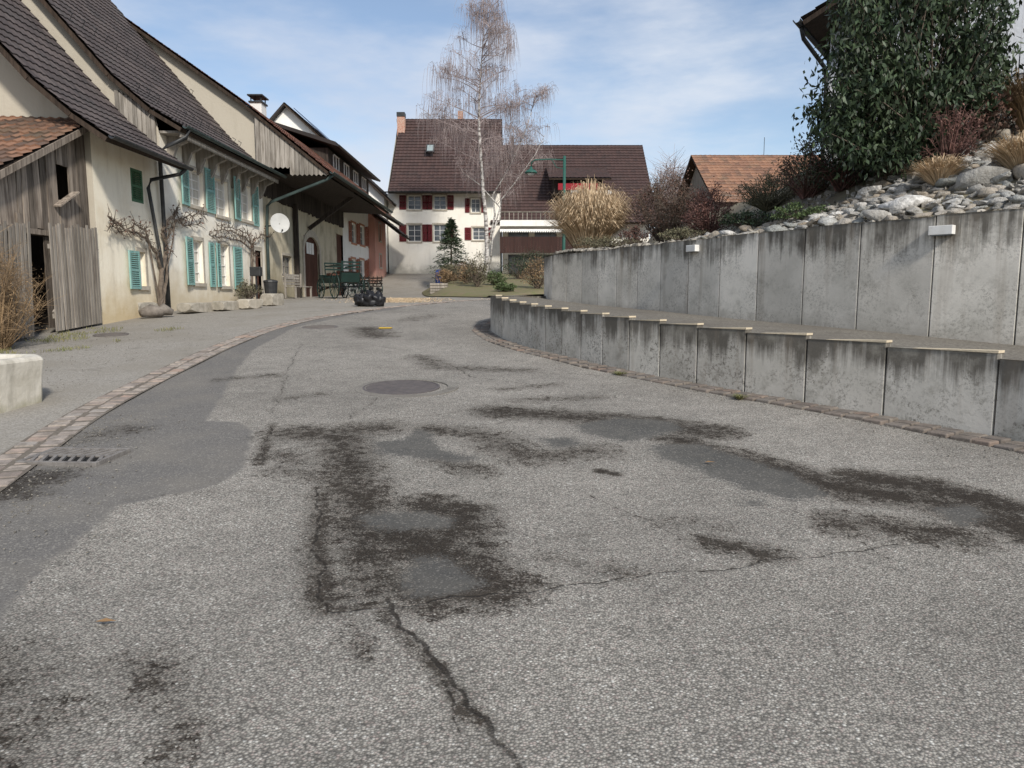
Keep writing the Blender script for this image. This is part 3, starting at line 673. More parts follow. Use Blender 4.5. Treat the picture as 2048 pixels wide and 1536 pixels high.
def tile_roof(parent,m,prof,P0,ud,Ln,dd,tw=.21,th=.31,lift=.028,wave=.011,soff=None,smp=4,sag=.02,name='roof'):
    P0=V(P0); ud=V(ud); dd=V(dd); pr=np.array(prof,float); sg=np.hypot(*(pr[1:]-pr[:-1]).T); cum=np.concatenate([[0],np.cumsum(sg)]); Tt=cum[-1]
    def pf(s): return np.interp(s,cum,pr[:,0]),np.interp(s,cum,pr[:,1])
    def nf(s):
        e=.25; a=pf(max(0,s-e)); b=pf(min(Tt,s+e)); t=np.array([b[0]-a[0],b[1]-a[1]]); t/=np.linalg.norm(t); return -t[1],t[0]
    n=int(Tt/th); R=[]
    for k in range(n+1):
        s0=k*th; s1=min(Tt,(k+1)*th-.002)
        if s0>=Tt: break
        R+= [(s0,lift,k),(s1,0,k+.999)]
    nu=int(Ln/tw)*smp+1; us=np.linspace(0,Ln,nu); vs=[]; uv=[]
    for s,l,vv in R:
        d,z=pf(s); nd,nz=nf(s)
        for u in us:
            w=l+wave*math.cos(2*PI*u/tw)+sag*noise.noise(V((u*.6,s*.6,P0.x)))
            q=P0+ud*u+dd*(d+nd*w)+ZU*(z+nz*w); vs.append(q); uv.append((u/tw,vv))
    fs=[]
    for i in range(len(R)-1):
        for j in range(nu-1): a=i*nu+j; fs.append((a,a+1,a+nu+1,a+nu))
    mb=MB(); mb.v=[tuple(v) for v in vs]; mb.f=fs
    o=mb.build(name,m,parent); me=o.data; ul=me.uv_layers.new(name='UVMap'); lv=np.zeros(len(me.loops),dtype=np.int32); me.loops.foreach_get('vertex_index',lv)
    ul.data.foreach_set('uv',np.array(uv,dtype=np.float32)[lv].ravel())
    sb=MB()
    for i in range(len(pr)-1):
        a=pr[i]; b=pr[i+1]; t=(b-a)/np.linalg.norm(b-a); nn=np.array([-t[1],t[0]])
        c=[]
        for (x,z) in (a-nn*.045,b-nn*.045,b-nn*.14,a-nn*.14): c.append(P0+ud*.03+dd*float(x)+ZU*float(z))
        sb.ext(c,ud*(Ln-.06))
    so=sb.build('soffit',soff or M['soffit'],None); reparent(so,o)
    return o
def gutter(parent,a,b,r=.07,m=None):
    a=V(a); b=V(b); mb=MB(); d=(b-a).normalized(); s=d.cross(ZU).normalized(); n=8
    vs=[]
    for p in (a,b):
        for rr in (r,r*.82):
            for k in range(n+1):
                t=PI*k/n; vs.append(p+s*(math.cos(t)*rr)-ZU*(math.sin(t)*rr))
    N1=n+1; fs=[]
    for k in range(n):
        fs+=[(k,k+1,2*N1+k+1,2*N1+k),(N1+k,3*N1+k,3*N1+k+1,N1+k+1),(k,N1+k,N1+k+1,k+1),(2*N1+k,2*N1+k+1,3*N1+k+1,3*N1+k)]
    fs+=[(0,2*N1,3*N1,N1),(n,N1+n,3*N1+n,2*N1+n)]
    mb.add(vs,fs); return mb.build('gutter',m or M['copper'],parent)
def pipe(parent,pts,r=.045,m=None,name='drainpipe'):
    mb=MB(); mb.tube(pts,r,8); return mb.build(name,m or M['dmetal'],parent,smooth=True)
def fr(pl_,pr_,rt,rb,X=-9.):
    c=(pl_+pr_)/2; return (atX(pl_,rb,X).y,atX(pr_,rb,X).y,atX(c,rb,X).z,atX(c,rt,X).z)
def row_house(name,label,Y0,Y1,prof,P0Y,LnY,pm,gm,rm,holes,X=-9.,ztop=None,tw=.21,lift=.028):
    z=g1((Y0+Y1)/2); r=thing(name,label,'house',(X,(Y0+Y1)/2,z)); pl=PL((X,0,0),(0,1,0),(1,0,0))
    ap=np.array([(p[0],p[1]) for p in prof])
    def rz_(x): return float(np.interp(-x,-ap[:,0],ap[:,1]))
    zt=ztop or rz_(X)-.16
    mb=MB(); wall(mb,pl,Y0,Y1,z-.6,zt,holes); mb.build('wall',pm,r)
    xr_=ap[-1,0]; zr=ap[-1,1]
    gp=[V((X,Y0,z-.6)),V((X,Y0,zt))]+[V((x,Y0,zz-.15)) for x,zz in ap if x<X-.05]+[V((xr_-8,Y0,zr-9)),V((xr_-8,Y0,z-.6))]
    mb=MB(); mb.poly(gp); mb.build('gable_wall',gm,r)
    mb=MB(); mb.poly([V((p.x,Y1,p.z)) for p in gp]); mb.build('rear_gable_wall',gm,r)
    ex=ap[0,0]
    tile_roof(r,rm,[(ex-a[0],a[1]) for a in ap],(ex,P0Y,0),(0,1,0),LnY,(-1,0,0),tw=tw,lift=lift)
    mb=MB(); mb.ext([V((xr_,P0Y,zr)),V((xr_-8.3,P0Y,zr-9.2)),V((xr_-8.3,P0Y,zr-9.35)),V((xr_,P0Y,zr-.15))],(0,LnY,0)); mb.build('rear_roof',rm,r)
    return r,pl,rz_
# ---- house 1
P1=[(-8.2,4.62),(-8.9,5.10),(-9.7,5.80),(-10.7,6.93),(-12.3,8.85),(-16,13.3)]
h1u=fr(264,287,340,405); h1w=fr(280,293,505,572)
H1,pl,_=row_house('farmhouse','cream plastered farmhouse end with dark tiled roof and climbing vine, beside the wooden shed',16.3,19.5,P1,15.5,3.72,M['pl1'],M['plg'],M['tdark'],[h1u,h1w])
shutter(H1,pl,h1u[0],h1u[1],h1u[2],h1u[3],M['green'],d=-.03)['label']='small closed dark green shutter'
window(H1,pl,*h1w,nx=2,nz=3)
a=fr(255,278,502,578); shutter(H1,pl,a[0],a[1],a[2],a[3],M['teal'],tilt=.06)['label']='teal louvred shutter beside the small window'
gutter(H1,(-8.12,15.5,4.62),(-8.12,19.25,4.58),m=M['dmetal'])
pipe(H1,[(-8.12,19.0,4.55),(-8.3,19.0,4.4),(-8.85,18.6,4.2),(-8.9,18.55,4.0),(-8.9,19.0,2.4),(-8.9,19.2,.9)])
# ---- house 2
P2=[(-8.3,5.62),(-9.07,6.08),(-10.04,6.92),(-11.86,9.05),(-14,11.57),(-16.4,14.4)]
hu=[fr(379,408,343,412),fr(432,457,362,432),fr(482,503,372,440)]
hl=[fr(389,408,482,566),fr(442,460,490,572)]
hd=fr(512,524,502,590); hd=(hd[0],hd[1],g1(hd[0])-.05,hd[3])
H2,pl,_=row_house('farmhouse','cream two storey farmhouse with teal louvred shutters and bracketed dark tiled eaves',19.5,27.3,P2,19.25,8.1,M['pl2'],M['plg'],M['tdark'],hu+hl+[hd],ztop=5.5)
cur=mat('net_curtain',(.55,.52,.45),(.38,.36,.31),scale=3,rough=.3,st=(4,4,.5),bmp=0)
for h in hu+hl: window(H2,pl,*h,nx=2,nz=4,pane=cur)
for q,sg in [((357,376,337,410),.12),((411,428,340,426),0),((461,479,357,440),.15),((505,516,373,452),0),((368,386,475,570),.12),((419,429,486,574),0),((430,440,487,574),.15),((468,484,495,578),0)]:
    a=fr(*q); shutter(H2,pl,a[0],a[1],a[2],a[3],M['teal'],tilt=sg)
mb=MB(); pbox(mb,pl,hd[0],hd[1],hd[2],hd[3],-.14,-.09)
for k in range(4): zz=hd[2]+.15+k*.5; pbox(mb,pl,hd[0]+.12,hd[1]-.12,zz,zz+.35,-.09,-.075)
dr=mb.build('door',M['doorwood'],H2)
mb=MB(); pbox(mb,pl,hd[0]+.08,hd[0]+.12,hd[2]+1,hd[2]+1.12,-.09,-.03); o=mb.build('handle',M['dmetal'],None); reparent(o,dr)
mb=MB(); pbox(mb,pl,hd[0]-.14,hd[0],hd[2],hd[3]+.14,-.1,.03); pbox(mb,pl,hd[1],hd[1]+.14,hd[2],hd[3]+.14,-.1,.03); pbox(mb,pl,hd[0],hd[1],hd[3],hd[3]+.14,-.1,.03); mb.build('door_frame',M['stone'],H2)
for k in range(9):
    y=19.9+k*.88; mb=MB()
    mb.ext([V((-8.99,y,5.5)),V((-8.42,y,5.5)),V((-8.5,y,5.36)),V((-8.75,y,5.25)),V((-8.9,y,4.9)),V((-8.99,y,4.8))],(0,.13,0)); mb.build('eave_bracket',M['woodsil'],H2)
mb=MB(); mb.box(-8.99,-8.42,19.5,27.3,5.5,5.56); mb.box(-8.44,-8.40,19.4,27.3,5.38,5.55); mb.build('eave_boards',M['woodsil'],H2)
gutter(H2,(-8.2,19.2,5.62),(-8.2,27.5,5.66))
pipe(H2,[(-8.2,19.4,5.55),(-8.25,19.35,5.35),(-8.7,19.3,5.15),(-8.9,19.25,5.0),(-8.9,19.28,3.2),(-8.9,19.3,.9)],.05,M['dmetal'])
mb=MB()
for k in range(9):
    x=-9.05-k*.11; mb.box(x-.1,x,19.40,19.46,5.05,6.05+k*.06)
mb.build('gable_boards',M['woodsil'],H2)
mb=MB()
for k in range(14):
    y=19.7+k*.55; mb.tube([(-9.6,y,6.55),(-9.52,y,6.72),(-9.62,y,6.78)],.012,4)
for k in range(14):
    y=19.7+k*.55; mb.tube([(-11.2,y,8.3),(-11.12,y,8.47),(-11.22,y,8.53)],.012,4)
mb.build('snow_guard',M['dmetal'],H2)
# ---- house 3 barn
P3=[(-6.5,5.78),(-9.5,8.2),(-14,11.35),(-17,13.4)]
dA=fr(611,641,475,600); dA=(dA[0],dA[1],g1(dA[0])-.1,dA[3])
wA=fr(566,584,512,552); dB=fr(676,689,470,598); dB=(dB[0],dB[1],g1(dB[0])-.1,dB[3])
H3,pl,_=row_house('barn','old barn with stained plaster, arched brown door and deep overhanging red tiled roof',27.3,40,P3,27.0,13.2,M['pl3'],M['plg'],M['tred'],[dA,wA,dB],ztop=7.7)
mb=MB(); pbox(mb,pl,dA[0],dA[1],dA[2],dA[3],-.16,-.1)
for k in range(int((dA[1]-dA[0])/.2)+1): a_=dA[0]+k*.2; pbox(mb,pl,a_+.01,min(a_+.19,dA[1]),dA[2],dA[3]-.02,-.1,-.08)
dr=mb.build('door',M['doorwood'],H3)
mb=MB(); pbox(mb,pl,dB[0],dB[1],dB[2],dB[3],-.14,-.09); mb.build('side_door',M['doorwood'],H3)
mb=MB(); ca=(dA[0]+dA[1])/2; hw=(dA[1]-dA[0])/2
for k in range(3): pbox(mb,pl,ca-.6+k*.42,ca-.25+k*.42,dA[2]+2.0,dA[2]+2.5,-.075,-.06)
o=mb.build('window_lights',M['white'],None); reparent(o,dr)
mb=MB(); outer=[];inner=[]
for k in range(13):
    t=PI*k/12; inner.append((ca-hw*math.cos(t),dA[3]-hw*.55+hw*.55*math.sin(t))); outer.append((ca-(hw+.25)*math.cos(t),dA[3]-hw*.55+(hw*.55+.3)*math.sin(t)))
for k in range(12):
    mb.ext([pl.p(*inner[k],-.05),pl.p(*inner[k+1],-.05),pl.p(*outer[k+1],-.05),pl.p(*outer[k],-.05)],pl.n*.09)
for sgn in (-1,1):
    x_=sorted((ca+sgn*hw,ca+sgn*(hw+.25))); pbox(mb,pl,x_[0],x_[1],dA[2],dA[3]-hw*.55,-.05,.04)
mb.build('door_surround',M['stone'],H3)
for sgn in (-1,1):
    mb=MB()
    pts=[(ca+sgn*hw,dA[3]+.001)]+[(ca-hw*math.cos(PI*k/12)*(1 if sgn<0 else -1),dA[3]-hw*.55+hw*.55*math.sin(PI*k/12)) for k in range(7)]
    mb.poly([pl.p(a_,b_,-.04) for a_,b_ in pts]); mb.build('arch_infill',M['pl3'],H3)
window(H3,pl,*wA,fm=M['woodsil'],nx=2,nz=2)
mb=MB(); y=27.4
while y<40: w_=U(.16,.24); pbox(mb,pl,y,y+w_-.015,U(4.9,5.0),7.6,.01,.045); y+=w_
mb.build('cladding',M['wooddark'],H3)
mb=MB(); x=-9.1
while x<-6.6:
    w_=.17; zt=5.78+(-6.5-x-w_/2)*.8067-.15; zb=5.55+(.35 if x<-8 else .1); zb=min(zb,zt-.05)
    mb.add([V((x,27.1,zb+.03)),V((x+w_/2,27.1,zb-.03)),V((x+w_-.012,27.1,zb+.03)),V((x+w_-.012,27.1,zt)),V((x,27.1,zt)),V((x,27.14,zb+.03)),V((x+w_/2,27.14,zb-.03)),V((x+w_-.012,27.14,zb+.03)),V((x+w_-.012,27.14,zt)),V((x,27.14,zt))],[(0,1,2,3,4),(9,8,7,6,5),(0,5,6,1),(1,6,7,2),(2,7,8,3),(4,9,5,0)]); x+=w_
mb.build('gable_boards',M['woodsil'],H3)
mb=MB(); mb.bar((-8.95,33.2,4.3),(-6.75,33.2,5.85),.15); mb.build('roof_strut',M['wooddark'],H3)
mb=MB(); mb.box(-8.97,-8.8,30.9,31.08,g1(31)-.1,5.1); mb.build('timber_post',M['wooddark'],H3)
mb=MB(); mb.quad(V((-8.95,27.2,5.75)),V((-6.62,27.2,5.62)),V((-6.62,40.1,5.62)),V((-8.95,40.1,5.75))); mb.build('overhang_ceiling',M['wooddark'],H3)
gutter(H3,(-6.4,27.0,5.76),(-6.4,40.2,5.8),.08)
pipe(H3,[(-6.4,27.3,5.7),(-6.7,27.3,5.5),(-8.7,27.35,4.75),(-8.85,27.35,4.6),(-8.9,27.35,3.5),(-8.9,27.35,1.2)],.055,M['copper'])
cp=at(517,222,30.5); ch=MB(); ch.box(cp.x-.22,cp.x+.22,30.2,30.8,cp.z-2.0,cp.z+.25); ch.build('chimney',M['white'],H3)
ch=MB(); ch.box(cp.x-.27,cp.x+.27,30.15,30.85,cp.z+.25,cp.z+.31); ch.box(cp.x-.3,cp.x+.3,30.1,30.9,cp.z+.5,cp.z+.55)
for sx in (-.2,.2):
    for sy in (30.25,30.75): ch.box(cp.x+sx-.02,cp.x+sx+.02,sy-.02,sy+.02,cp.z+.31,cp.z+.5)
ch.build('chimney_cap',M['dmetal'],H3)
# ---- house 4
P4=[(-6.9,5.75),(-9.5,7.95),(-14,11.0),(-17,13.1)]
w4=[fr(703,712,447,486),fr(720,729,452,490),fr(737,745,458,494),fr(703,712,518,556),fr(720,729,520,556),fr(737,744,522,556)]
H4,pl,_=row_house('townhouse','white plastered house with orange red shutters beyond the barn',40.0,47,P4,40.2,7.2,M['plw'],M['plw'],M['tred'],w4,ztop=7.5,tw=.3)
for h in w4:
    window(H4,pl,*h,nx=2,nz=3,sm=M['orstone']); w_=(h[1]-h[0])
    for s_ in ((h[0]-.12-w_*.5,h[0]-.12),(h[1]+.12,h[1]+.12+w_*.5)): shutter(H4,pl,s_[0],s_[1],h[2],h[3],M['ored'])
gutter(H4,(-6.8,40.3,5.75),(-6.8,47.3,5.77),.08,M['dmetal'])
dm=MB(); dm.box(-13,-8.7,36.0,46,7.0,8.3); dmo=dm.build('dormer',M['wooddark'],H4)
dm=MB(); dm.ext([V((-8.2,35.5,8.3)),V((-13.5,35.5,10.0)),V((-13.5,35.5,10.15)),V((-8.2,35.5,8.48))],(0,11,0)); o=dm.build('dormer_roof',M['tdark'],None); reparent(o,dmo)
pd=PL((-8.7,0,0),(0,1,0),(1,0,0))
for k in range(4):
    y=37+k*2.3; dm=MB(); 
    for a_ in (0,.55,1.1): pbox(dm,pd,y+a_,y+a_+.06,7.55,8.2,.0,.04)
    pbox(dm,pd,y,y+1.16,7.5,7.56,0,.05); pbox(dm,pd,y,y+1.16,8.15,8.2,0,.05); o=dm.build('dormer_window',M['white'],None); reparent(o,dmo)
gutter(H4,(-8.12,35.5,8.36),(-8.12,46.5,8.36),.08,M['dmetal'])
# ---- house 5 pink
P5=[(-6.9,5.2),(-9.5,7.2),(-13,9.2)]
w5=[(48.6,49.4,4.9,6.0),(48.6,49.4,3.2,4.0)]
H5,pl,_=row_house('townhouse','small salmon pink rendered house at the end of the left row',47.2,51.2,P5,47.4,4.2,M['plp'],M['plp'],M['tdark'],w5,X=-8.6,ztop=6.2,tw=.3)
for h in w5: window(H5,pl,*h,nx=2,nz=2)
c=at(572,208,52.0); r=thing('house','white gabled house with solar panels rising behind the barn roof','house',(c.x,52,g1(52)))
mb=MB(); mb.ext([V((c.x-4,52,3)),V((c.x-4,52,c.z-4.2)),V((c.x,52,c.z-.2)),V((c.x+6.5,52,c.z-6.2)),V((c.x+6.5,52,3))],(0,10,0)); mb.build('wall',M['plw'],r)
ro=tile_roof(r,M['tdark'],[(0,c.z-6.6),(7.2,c.z)],(c.x+7.2,51.5,0),(0,1,0),11,(-1,0,0),tw=.3)
mb=MB(); mb.ext([V((c.x,51.5,c.z)),V((c.x-4.6,51.5,c.z-4.9)),V((c.x-4.6,51.5,c.z-5.1)),V((c.x,51.5,c.z-.2))],(0,11,0)); mb.build('rear_roof',M['tdark'],r)
for i in range(3):
    for j in range(3):
        n_=V((.676,0,.737)); t_=V((.737,0,-.676)); q=V((c.x+.9+i*1.25,53.3+j*2.0,c.z-.82-i*1.148))+n_*.15
        mb=MB(); mb.obox(q,t_*.8,V((0,.95,0)),n_*.02); mb.build('solar_panel',M['solar'],r)
# ---------------------------------------------------------------- shed
sh=thing('timber_shed','weathered plank lean-to shed with mossy orange tiled roof against the farmhouse','shed',(-9.6,14,g1(14)))
mb=MB(); y=10.2
def sroof(y): return 5.07-(16.3-y)*.49
while y<16.25:
    w_=U(.13,.22)
    x_=-9.12+U(-.015,.015); zt=sroof(y+w_/2)-.16
    if y<14.45: zb=g1(y)+2.0+U(-.06,.06)
    else: zb=g1(y)+U(0,.15)
    ln=U(-.02,.02)
    if 15.1<y<15.4:
        mb.obox(V((x_,y+w_/2,(zb+3.3)/2)),V((.014,0,0)),V((0,w_/2-.006,0)),V((0,ln,(3.3-zb)/2))); mb.obox(V((x_,y+w_/2,(4.0+zt)/2)),V((.014,0,0)),V((0,w_/2-.006,0)),V((0,0,(zt-4.0)/2)))
    else: mb.obox(V((x_,y+w_/2,(zb+zt)/2)),V((.014,0,0)),V((0,w_/2-.006,0)),V((0,ln,(zt-zb)/2)))
    y+=w_
mb.build('plank_wall',M['woodold'],sh)
mb=MB(); mb.box(-9.2,-9.08,13.85,14.0,g1(13)-.1,2.9); mb.box(-9.25,-9.06,10.2,16.2,2.55,2.65); mb.bar((-9.03,15.0,3.15),(-8.98,15.6,3.5),.16,.03); mb.build('timber_frame',M['woodold'],sh)
mb=MB(); mb.box(-15,-9.4,16.2,16.28,0,4.8); mb.box(-15,-14.9,10,16.2,0,3); mb.box(-15,-9.3,10.1,10.2,0,2); mb.build('back_wall',M['wooddark'],sh)
tile_roof(sh,M['tshed'],[(0,5.07-6.6*.49),(6.75,5.12)],(-15,9.55,0),(1,0,0),6.1,(0,1,0),tw=.2,th=.3,lift=.035,wave=.016,sag=.07)
mb=MB(); mb.bar((-8.88,9.5,1.66),(-8.88,16.25,4.98),.03,.12); mb.build('verge_board',M['woodold'],sh)
def gate(name,lab,y0,y1,h,x,lean=0):
    r=thing(name,lab,'gate',(x,(y0+y1)/2,g1((y0+y1)/2))); mb=MB(); y=y0
    while y<y1-.03:
        z=g1(y); t=h+U(-.05,.05); mb.obox(V((x+.035,y+.035,z+.05+t/2)),V((.012,0,0)),V((0,.032,0)),V((lean*.02,U(-.015,.015)+lean*.03,t/2))); y+=.105
    mb.build('pickets',M['woodgrey'],r)
    mb=MB()
    for zz in (.35,h-.35): mb.bar((x,y0,g1(y0)+zz),(x,y1,g1(y1)+zz),.04,.09)
    mb.bar((x+.005,y0,g1(y0)+.4),(x+.005,y1,g1(y1)+h-.4),.03,.08); mb.build('rails',M['woodgrey'],r)
gate('picket_gate','grey picket gate leaning closed against the shed next to the house corner',14.55,16.25,2.05,-8.98)
gate('picket_gate','grey picket gate leaf standing ajar left of the dark shed opening',12.3,13.85,2.05,-8.93,.8)

# ---------------------------------------------------------------- far house
PY=53.; fp=PL((0,PY,0),(1,0,0),(0,-1,0))
def ff(x0_,x1_,t,b): return (at(x0_,t,PY).x,at(x1_,t,PY).x,at((x0_+x1_)/2,b,PY).z,at((x0_+x1_)/2,t,PY).z)
fw=[ff(815,842,391,419),ff(867,892,391,419),ff(815,842,449,483),ff(867,892,449,483),ff(942,960,397,425),ff(945,970,455,480)]
fh=thing('farmhouse','large white farmhouse with dark red shutters and steep brown roof facing the road','house',(-5,PY,g1(PY)))
eL=at(775,380,PY).x; eR=at(1000,380,PY).x; ez=at(850,383,PY).z
mb=MB(); wall(mb,fp,eL,eR,g1(PY)-1,ez,fw)
zr=at(880,238,58.5).z
mb.poly([V((eL,PY,g1(PY)-1)),V((eL,PY,ez)),V((eL,58.5,zr-.3)),V((eL,64,ez)),V((eL,64,2))]); mb.poly([V((eR,PY,g1(PY)-1)),V((eR,PY,ez)),V((eR,58.5,zr-.3)),V((eR,64,ez)),V((eR,64,2))]); mb.build('wall',M['plf'],fh)
for k,h in enumerate(fw):
    window(fh,fp,*h,nx=2,nz=3)
    w_=(h[1]-h[0])*.5
    for s_ in ((h[0]-.1-w_,h[0]-.1),(h[1]+.1,h[1]+.1+w_)): shutter(fh,fp,s_[0],s_[1],h[2],h[3],M['dred'])
tile_roof(fh,M['tbrown'],[(0,ez-.15),(1.2,ez+.75),(6.5,zr)],(at(777,380,52.2).x,52.0,0),(1,0,0),at(1003,240,58.5).x-at(777,380,52.2).x,(0,1,0),tw=.3,th=.36,lift=.05)
mb=MB(); mb.ext([V((eL-.1,58.5,zr)),V((eL-.1,65,ez-.5)),V((eL-.1,65,ez-.6)),V((eL-.1,58.5,zr-.15))],(eR-eL+.2,0,0)); mb.build('rear_roof',M['tbrown'],fh)
q=at(803,262,57.5); mb=MB(); mb.box(q.x-.28,q.x+.28,57.2,57.8,q.z-1,q.z+1.0); o=mb.build('chimney',M['brick'],fh)
mb=MB(); mb.box(q.x-.3,q.x+.3,57.15,57.85,q.z+1.0,q.z+1.3); mb.build('chimney_cap',M['dmetal'],fh)
q=at(921,228,59); mb=MB(); mb.box(q.x-.2,q.x+.2,58.8,59.4,q.z-1,q.z+.2); mb.build('chimney',M['brick'],fh)
q=at(861,300,55.2); nn=V((0,-.77,.64)); tt_=V((0,.64,.77)); mb=MB(); mb.obox(q+nn*.1,V((.3,0,0)),tt_*.4,nn*.08); s_=mb.build('skylight',M['dmetal'],fh)
mb=MB(); mb.obox(q+nn*.19,V((.22,0,0)),tt_*.30,nn*.01); o=mb.build('pane',mat('skylight_glass',(.30,.36,.36),bmp=0,rough=.2),None); reparent(o,s_)
gutter(fh,(eL-.2,51.9,ez-.15),(eR+.1,51.9,ez-.15),.08,M['dmetal'])
W=54.; wp=PL((0,W,0),(1,0,0),(0,-1,0))
wx0=eR+.15; wx1=at(1300,400,W).x; wz=at(1150,440,W).z; wr=at(1150,290,60).z
fh2=thing('house','long lower house with brown roof, red awning dormer and balcony right of the birch','house',((wx0+wx1)/2,W,g1(W)))
mb=MB(); wn=[(wx0+.4,wx0+1.9,4.9,6.0),(wx0+2.3,wx0+3.9,4.9,6.0),(wx0+.4,wx0+4.0,2.9,4.3)]; wall(mb,wp,wx0,wx1,g1(W)-1,wz,wn); mb.poly([V((wx1,W,2)),V((wx1,W,wz)),V((wx1,60,wr-.4)),V((wx1,66,wz)),V((wx1,66,2))]); mb.build('wall',M['plf'],fh2)
for h in wn: window(fh2,wp,*h,nx=3,nz=1,sill=False,fm=M['woodsil'])
tile_roof(fh2,M['tbrown'],[(0,wz-.3),(7.2,wr)],(wx0-.8,52.8,0),(1,0,0),wx1-wx0+1.2,(0,1,0),tw=.3,th=.36,lift=.05)
mb=MB(); mb.ext([V((wx0,60,wr)),V((wx0,67,wz)),V((wx0,67,wz-.15)),V((wx0,60,wr-.15))],(wx1-wx0,0,0)); mb.build('rear_roof',M['tbrown'],fh2)
a=at(1108,388,53.6); b_=at(1205,358,53.6)
mb=MB(); mb.box(a.x,b_.x,53.7,57.5,a.z,b_.z+.1); d1=mb.build('dormer',M['wooddark'],fh2)
tile_roof(fh2,M['tbrown'],[(0,b_.z+.0),(4.6,b_.z+1.5)],(a.x-.4,53.0,0),(1,0,0),b_.x-a.x+1.0,(0,1,0),tw=.3,th=.36,name='dormer_roof')
mb=MB(); p0=at(1116,380,53.4); p1=at(1196,367,53.4); mb.box(p0.x,p1.x,53.3,53.5,p0.z,p1.z); o=mb.build('awning',M['redfab'],None); reparent(o,d1)
mb=MB(); p0=at(1142,390,53.2); p1=at(1222,382,53.2); mb.box(p0.x,p1.x,53.0,53.25,p0.z,p1.z); o=mb.build('planter_box',M['white'],None); reparent(o,d1)
p0=at(1000,500,50.5); p1=at(1118,440,50.5)
mb=MB(); mb.box(p0.x,p1.x+3,50.6,53.9,p1.z-.35,p1.z-.2); mb.box(p0.x,p1.x+3,50.5,50.62,p1.z-.4,p1.z+.0); bal=mb.build('balcony',M['plw'],fh2)
mb=MB(); x=p0.x
while x<p1.x+3: mb.box(x,x+.05,50.52,50.57,p1.z+.0,p1.z+.5); x+=.3
mb.box(p0.x,p1.x+3,50.5,50.6,p1.z+.5,p1.z+.57); mb.build('balcony_railing',M['woodsil'],fh2)
mb=MB(); 
for k in range(60):
    x=p0.x+k*.12; mb.add([V((x,50.3,p1.z-.75)),V((x+.06,50.3,p1.z-.84)),V((x+.12,50.3,p1.z-.75)),V((x+.12,50.45,p1.z-.6)),V((x,50.45,p1.z-.6))],[(0,1,2,3,4)])
mb.build('awning',M['white'],fh2)
mb=MB(); x=p0.x
while x<p1.x+2.5: mb.box(x,x+.2,50.5,50.55,p0.z-.2,p1.z-1.1); x+=.205
mb.build('timber_screen',wood('red_brown_board',(.07,.038,.033),(.045,.028,.025),.12),fh2)
q=at(1025,285,59.0); mb=MB(); mb.box(q.x-.12,q.x+.12,58.6,58.9,q.z-1.5,q.z+.4); mb.build('chimney',M['dmetal'],fh2)
# orange roof building
e0=at(1372,392,35); e1=at(1850,392,35); rr=at(1395,310,40); ox=rr.x-.35
ob=thing('barn','low building with sunlit orange tiled roof behind the rock garden','building',((e0.x+e1.x)/2,37,g1(37)))
mb=MB(); mb.box(ox+.4,e1.x,35.6,44,2,e0.z+.1); mb.poly([V((ox+.4,35.6,e0.z)),V((ox+.4,40,rr.z-.2)),V((ox+.4,44,e0.z))]); mb.build('wall',M['woodsil'],ob)
tile_roof(ob,M['torange'],[(0,e0.z-.3),(5,rr.z)],(ox,35,0),(1,0,0),e1.x-ox,(0,1,0),tw=.25,th=.34)
mb=MB(); mb.ext([V((ox,40,rr.z)),V((ox,45,e0.z)),V((ox,45,e0.z-.15)),V((ox,40,rr.z-.15))],(e1.x-ox,0,0)); mb.build('rear_roof',M['torange'],ob)
q=at(1528,300,40); mb=MB(); mb.tube([(q.x,40,rr.z),(q.x,40,rr.z+.9)],.015,5); mb.build('antenna',M['dmetal'],ob)
# modern house top right (rotated about its near corner)
mhx=at(1655,200,17).x; X0=mhx
mo=thing('modern_house','pale rendered house with slatted balcony and dark eave above the rock garden','house',(mhx,17,4.3))
mb=MB(); mp_=PL((0,17,0),(1,0,0),(0,-1,0)); dw=(X0+3.4,X0+5.4,4.4,6.1); wall(mb,mp_,X0,X0+9,3.3,7.9,[dw]); mb.poly([V((X0,17,7.9)),V((X0+9,17,7.9)),V((X0+9,17,12.0))]); mb.quad(V((X0,17,3.3)),V((X0,23,3.3)),V((X0,23,7.9)),V((X0,17,7.9))); mb.build('wall',M['modern'],mo)
window(mo,mp_,*dw,nx=3,nz=1,fw=.08,sill=False)
ex=at(1578,27,15.6); ez_=ex.z
tile_roof(mo,M['tdark'],[(0,ez_+.05),(7.6,ez_+3.6)],(X0-.28,15.6,0),(0,1,0),7.0,(1,0,0),tw=.3)
gutter(mo,(X0-.34,15.5,ez_+.02),(X0-.34,22.7,ez_),.08,M['dmetal'])
pipe(mo,[(X0-.32,15.8,ez_-.05),(X0-.3,15.95,ez_-.25),(X0-.06,16.86,ez_-.65),(X0-.03,16.93,ez_-.9),(X0-.03,16.93,4.0)],.045)
bz0=at(1978,175,15.2).z; mb=MB(); x=X0+2.9
while x<X0+8: mb.box(x,x+.085,16.1,16.14,bz0,bz0+1.95); x+=.105
mb.build('balcony_screen',M['modern'],mo)
mb=MB(); mb.box(X0+2.8,X0+8,16.15,17,bz0-.18,bz0-.02); mb.build('balcony',M['modern'],mo)
mb=MB(); mb.box(X0+3.1,X0+3.22,16.2,16.32,3.3,bz0-.18); mb.build('post',M['white'],mo)
mo.rotation_euler=(0,0,math.radians(-35))

